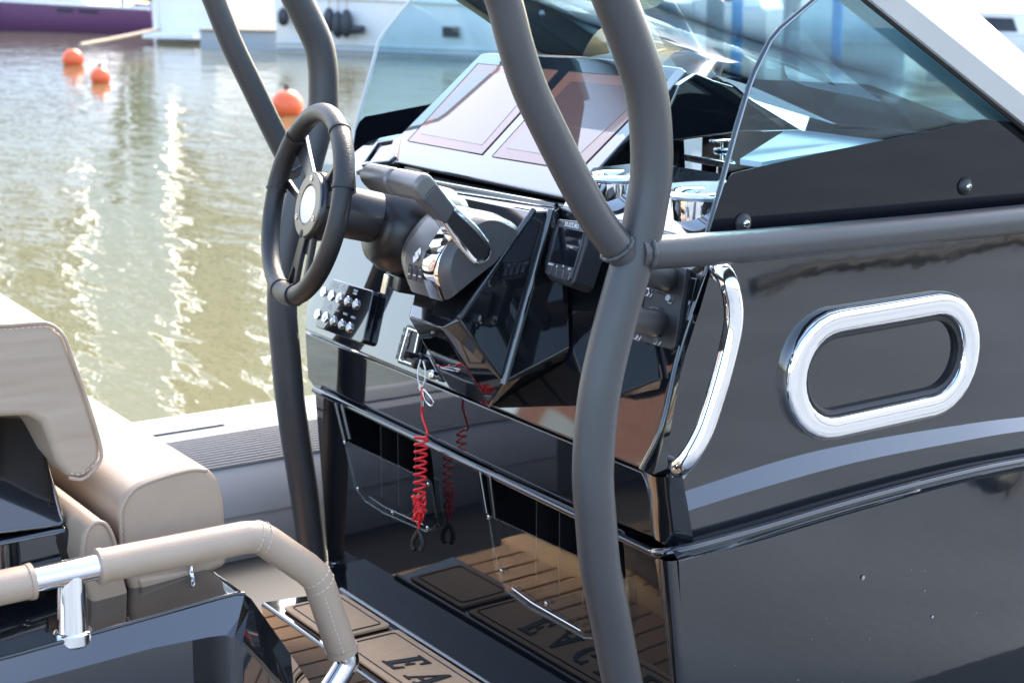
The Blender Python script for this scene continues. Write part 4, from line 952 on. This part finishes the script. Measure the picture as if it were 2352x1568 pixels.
def pad(px0, px1, q, name='pad'):
    o = plate('step_pad', q, ez, 'deck_foam', st, thick=.006, bevel=.0015, r=.010); c = sum(q, V())/len(q)
    w_ = .0035; i0 = [c+(p-c)+V((-.014 if p.x > c.x else .014, -.014 if p.y > c.y else .014, .0006)) for p in q]
    tube('inlay_line', roundpoly([V((p.x, p.y, 0)) for p in i0], .008) and [V((p.x, p.y, i0[0].z)) for p in roundpoly([V((p.x, p.y, 0)) for p in i0], .008)], .0016, 'caulk', o, 5, 0, True)
    return o
xp0, xp1 = XA+.018, XF-.018
ypl = SZ(700, 1383).y; yp1 = SZ(852, 1447).y; yp2 = SZ(850, 1461).y
zt_ = zs+.002
pad(0, 0, [V((xp0, ypl, zt_)), V((xp1, ypl, zt_)), V((xp1, yp1, zt_)), V((xp0, yp1, zt_))])
p2 = pad(0, 0, [V((xp0, yp2, zt_)), V((xp1, yp2, zt_)), V((xp1, yp2-.66, zt_)), V((xp0, yp2-.66, zt_))])
# slanted serif lettering EAGLE, built from strokes
def letters(word, y0, x0, h, adv, parent):
    G = {'E': [((0, 0), (.62, 0), (.62, .30), (.55, .30), (.50, .10), (.30, .10), (.30, .46), (.42, .46), (.44, .38), (.50, .38), (.50, .64), (.44, .64), (.42, .56), (.30, .56), (.30, .90), (.48, .90), (.54, .72), (.60, .72), (.60, 1), (0, 1), (0, .95), (.08, .93), (.08, .07), (0, .05))],
         'A': [((-.05, 0), (.24, 0), (.24, .06), (.16, .08), (.20, .24), (.46, .24), (.50, .08), (.42, .06), (.42, 0), (.80, 0), (.80, .06), (.72, .08), (.44, 1), (.34, 1), (.06, .08), (-.05, .06)), ((.23, .34), (.43, .34), (.33, .72))],
         'G': [((.70, .46), (.40, .46), (.40, .40), (.48, .38), (.48, .12), (.40, .09), (.30, .12), (.24, .30), (.23, .55), (.27, .80), (.36, .92), (.48, .88), (.56, .70), (.62, .70), (.62, 1), (.56, 1), (.53, .95), (.38, 1.01), (.18, .93), (.04, .72), (.02, .42), (.10, .12), (.30, -.01), (.46, .02), (.54, .08), (.60, .0), (.64, .0), (.64, .38), (.70, .40))],
         'L': [((0, 0), (.60, 0), (.60, .34), (.53, .34), (.46, .10), (.30, .10), (.30, .93), (.40, .95), (.40, 1), (0, 1), (0, .95), (.08, .93), (.08, .07), (0, .05))]}
    for i, ch in enumerate(word):
        g = G[ch]; f = lambda q: V((x0+q[1]*h, y0-(i*adv+q[0]*h+q[1]*h*.22), zt_+.0022))
        plate('letter', [f(q) for q in g[0]], ez, 'caulk', parent, holes=[[f(q) for q in g[1]]] if len(g) > 1 else [], thick=.002)
lh = .072; ly = SZ(890, 1524).y+.012; lx = SZ(898, 1527).x
letters('EAGLE', ly, (xp0+xp1)/2-lh/2, lh, .082, p2)


# ================================================================== SEATS
def cushion(name, px, y, vec, parent, bev=.014, piping=None, stitch=None, m='leather', y2=None):
    o = prism(name, [PY(u, v, y) for u, v in px], V(vec), m, parent, bev, 4)
    if piping: tube('piping', [PY(u, v, y-.0005) for u, v in piping], .0028, m, o, 8, 5)
    if piping:
        cu_, cv_ = sum(q[0] for q in piping[1:])/(len(piping)-1), sum(q[1] for q in piping[1:])/(len(piping)-1)
        dashes('stitching', catmull([PY(u+(cu_-u)*.055, v+(cv_-v)*.055, y-.0006) for u, v in piping], 8), 'thread', o, .008, .005, .0008)
    return o
hsx = thing('leather_helm_chair', PY(300, 1450, 2.3), 'beige leather helm seat with a thick bolster and a glossy black shell', 'seat')
back = [(-260, 752), (0, 745), (70, 739), (112, 740), (148, 768), (172, 830), (202, 912), (234, 1020), (232, 1062), (194, 1102), (158, 1100), (130, 1062), (98, 973), (64, 958), (-260, 966)]
cushion('backrest_cushion', back, 2.25, (-.01, .52, .025), hsx, .016, m='leather_fold', piping=[(-260, 756), (0, 748), (70, 743), (112, 744), (146, 771), (168, 830), (198, 914), (230, 1022), (228, 1062), (193, 1098), (158, 1097)], stitch=[(-200, 740), (0, 734), (70, 729), (118, 733), (156, 764), (180, 826), (210, 912), (241, 1020)])
bol = [(272, 1190), (276, 1160), (290, 1132), (320, 1110), (380, 1088), (440, 1073), (478, 1074), (503, 1098), (516, 1150), (521, 1210), (524, 1300), (450, 1330), (447, 1362), (310, 1386), (284, 1300)]
cushion('seat_bolster', bol, 2.20, (-.01, .56, .012), hsx, .020, [(279, 1300), (277, 1190), (283, 1160), (297, 1136), (322, 1115), (380, 1094), (440, 1079), (476, 1080)], [(272, 1300), (270, 1190), (276, 1156), (291, 1128), (318, 1106), (378, 1083), (440, 1067), (478, 1068)])
cushion('seat_cushion', [(184, 1290), (190, 1232), (204, 1204), (226, 1193), (248, 1202), (266, 1238), (276, 1290), (300, 1378), (304, 1400), (222, 1412)], 2.19, (0, .52, .0), hsx, .016, [(190, 1280), (196, 1232), (208, 1208), (227, 1198), (246, 1207), (262, 1240), (272, 1290)], [(183, 1280), (188, 1228), (203, 1199), (227, 1187), (251, 1197), (270, 1236)])
cushion('lower_cushion', [(318, 1330), (436, 1310), (446, 1352), (330, 1376)], 2.195, (0, .4, 0), hsx, .006)
shp = (PY(60, 1240, 2.235), V((.10, -.72, .60)).normalized())
hull('seat_shell', [PP(u, v, shp) for u, v in ((-260, 955), (52, 962), (78, 970), (96, 1000), (150, 1180), (160, 1204), (140, 1214), (-260, 1262))], [PP(u, v, shp)+V((0, .48, .02)) for u, v in ((-260, 955), (52, 962), (78, 970), (96, 1000), (150, 1180), (160, 1204), (140, 1214), (-260, 1262))], 'gel_flat', hsx, .010, 4)
prism('shell_ledge', [PY(u, v, 2.245) for u, v in ((-260, 1290), (150, 1212), (164, 1214), (178, 1262), (190, 1330), (-260, 1420))], V((0, .48, .02)), 'gel', hsx, .008, 3)
box('seat_base', V((.475, 2.66, FZ+.24)), (.95, 1.0, .46), 'gel', hsx, .02)
cbx = thing('seat_cabinet', PY(300, 1560, 2.05), 'glossy black cabinet beside the helm seat with a broad chamfered edge', 'cabinet')
e1 = [(-320, 1600), (0, 1512), (330, 1421), (508, 1371), (545, 1362), (562, 1363), (577, 1374), (668, 1502), (760, 1640)]
e2 = [(-300, 1660), (70, 1563), (352, 1487), (480, 1462), (515, 1458), (538, 1464), (556, 1480), (608, 1540), (680, 1640)]
E1_ = [PY(u, v, 2.085) for u, v in e1]; chp = (PY(0, 1512, 2.085), V((0, -.70, .71)).normalized()); chf = (PY(577, 1374, 2.085), V((.62, -.42, .66)).normalized())
E2_ = [PP(u, v, chp if k < 6 else chf) for k, (u, v) in enumerate(e2)]
E0_ = [p+V((0, .28, 0)) for p in E1_]; E3_ = [V((min(p.x, E2_[5].x+.02), p.y+.01, p.z-.5)) for p in E2_]
dirloft('cabinet_body', [[p+V((0, 0, -.5)) for p in E0_], E0_, E1_, E2_, E3_], 'gel_dash', cbx, 30)
tube('edge_bead', [p for p in E1_[:6]], .003, 'gel', cbx, 8, 0)
sl_ = thing('arm_rail', PY(170, 1450, 2.1), 'polished arm rail with beige leather sleeves in front of the seat', 'rail')
YR = 2.10
tube('steel_rail', [PY(*q, YR) for q in ((-260, 1400), (60, 1334), (240, 1296))], .0178, 'chrome', sl_, 24, 0)
tube('tee_post', [PY(165, 1318, YR), PY(165, 1372, YR), PY(166, 1402, YR), PY(168, 1462, YR)], [.0178, .0190, .0200, .0215], 'chrome', sl_, 24, 0)
for p0_, p1_ in (((-260, 1403), (72, 1334)),):
    tube('leather_sleeve', [PY(*p0_, YR), PY(-100, 1370, YR), PY(*p1_, YR)], .0232, 'leather', sl_, 28, 0)
    tube('sleeve_hem', [PY(64, 1336, YR), PY(75, 1333.5, YR)], .0246, 'leather', sl_, 28, 0)
sp_ = [(228, 1300), (400, 1266), (560, 1234), (592, 1232), (612, 1242), (706, 1306), (728, 1326), (738, 1352), (758, 1412), (786, 1494)]
P_ = [PY(*q, YR) for q in sp_]
tube('leather_sleeve', P_, .0236, 'leather', sl_, 28, 0)
tube('sleeve_hem', [PY(224, 1301, YR), PY(236, 1298.5, YR)], .0252, 'leather', sl_, 28, 0); tube('sleeve_hem', [PY(783, 1484, YR), PY(787, 1497, YR)], .0250, 'leather', sl_, 28, 0)
def ringstitch(u, v, d, off):
    c = PY(u, v, YR); a, b, _ = frame(d); L = [c+(a*cos(t)+b*sin(t))*(.0240) for t in [2*pi*k/28 for k in range(29)]]
    dashes('stitching', L, 'thread', sl_, .008, .005, .0009)
dA = (P_[3]-P_[1]).normalized()+(P_[5]-P_[4]).normalized(); dB = (P_[5]-P_[4]).normalized()+(P_[8]-P_[7]).normalized()
for k in (-9, 9): ringstitch(596+k, 1234+k*.25, dA, k)
for k in (-1, 1): ringstitch(729+k*5, 1330+k*9, dB, k)
dashes('seam_stitch', [p+V((-.006, -.0225, -.004)) for p in P_[7:]], 'thread', sl_, .007, .004, .0008)
tube('steel_leg', [PY(784, 1488, YR), PY(797, 1512, YR), PY(786, 1540, YR), PY(722, 1640, YR)], .0180, 'chrome', sl_, 24, 5)
lathe('post_foot', PY(168, 1452, YR), ez, [(.0255, -.012), (.0255, .002), (.024, .004), (.021, .005)], 'chrome', sl_, 28)
hg = tube('seat_hinge', [PY(437, 1300, 2.19), PY(440, 1316, 2.18), PY(446, 1340, 2.18), PY(446, 1362, 2.18)], .004, 'steel', hsx, 10, 4)
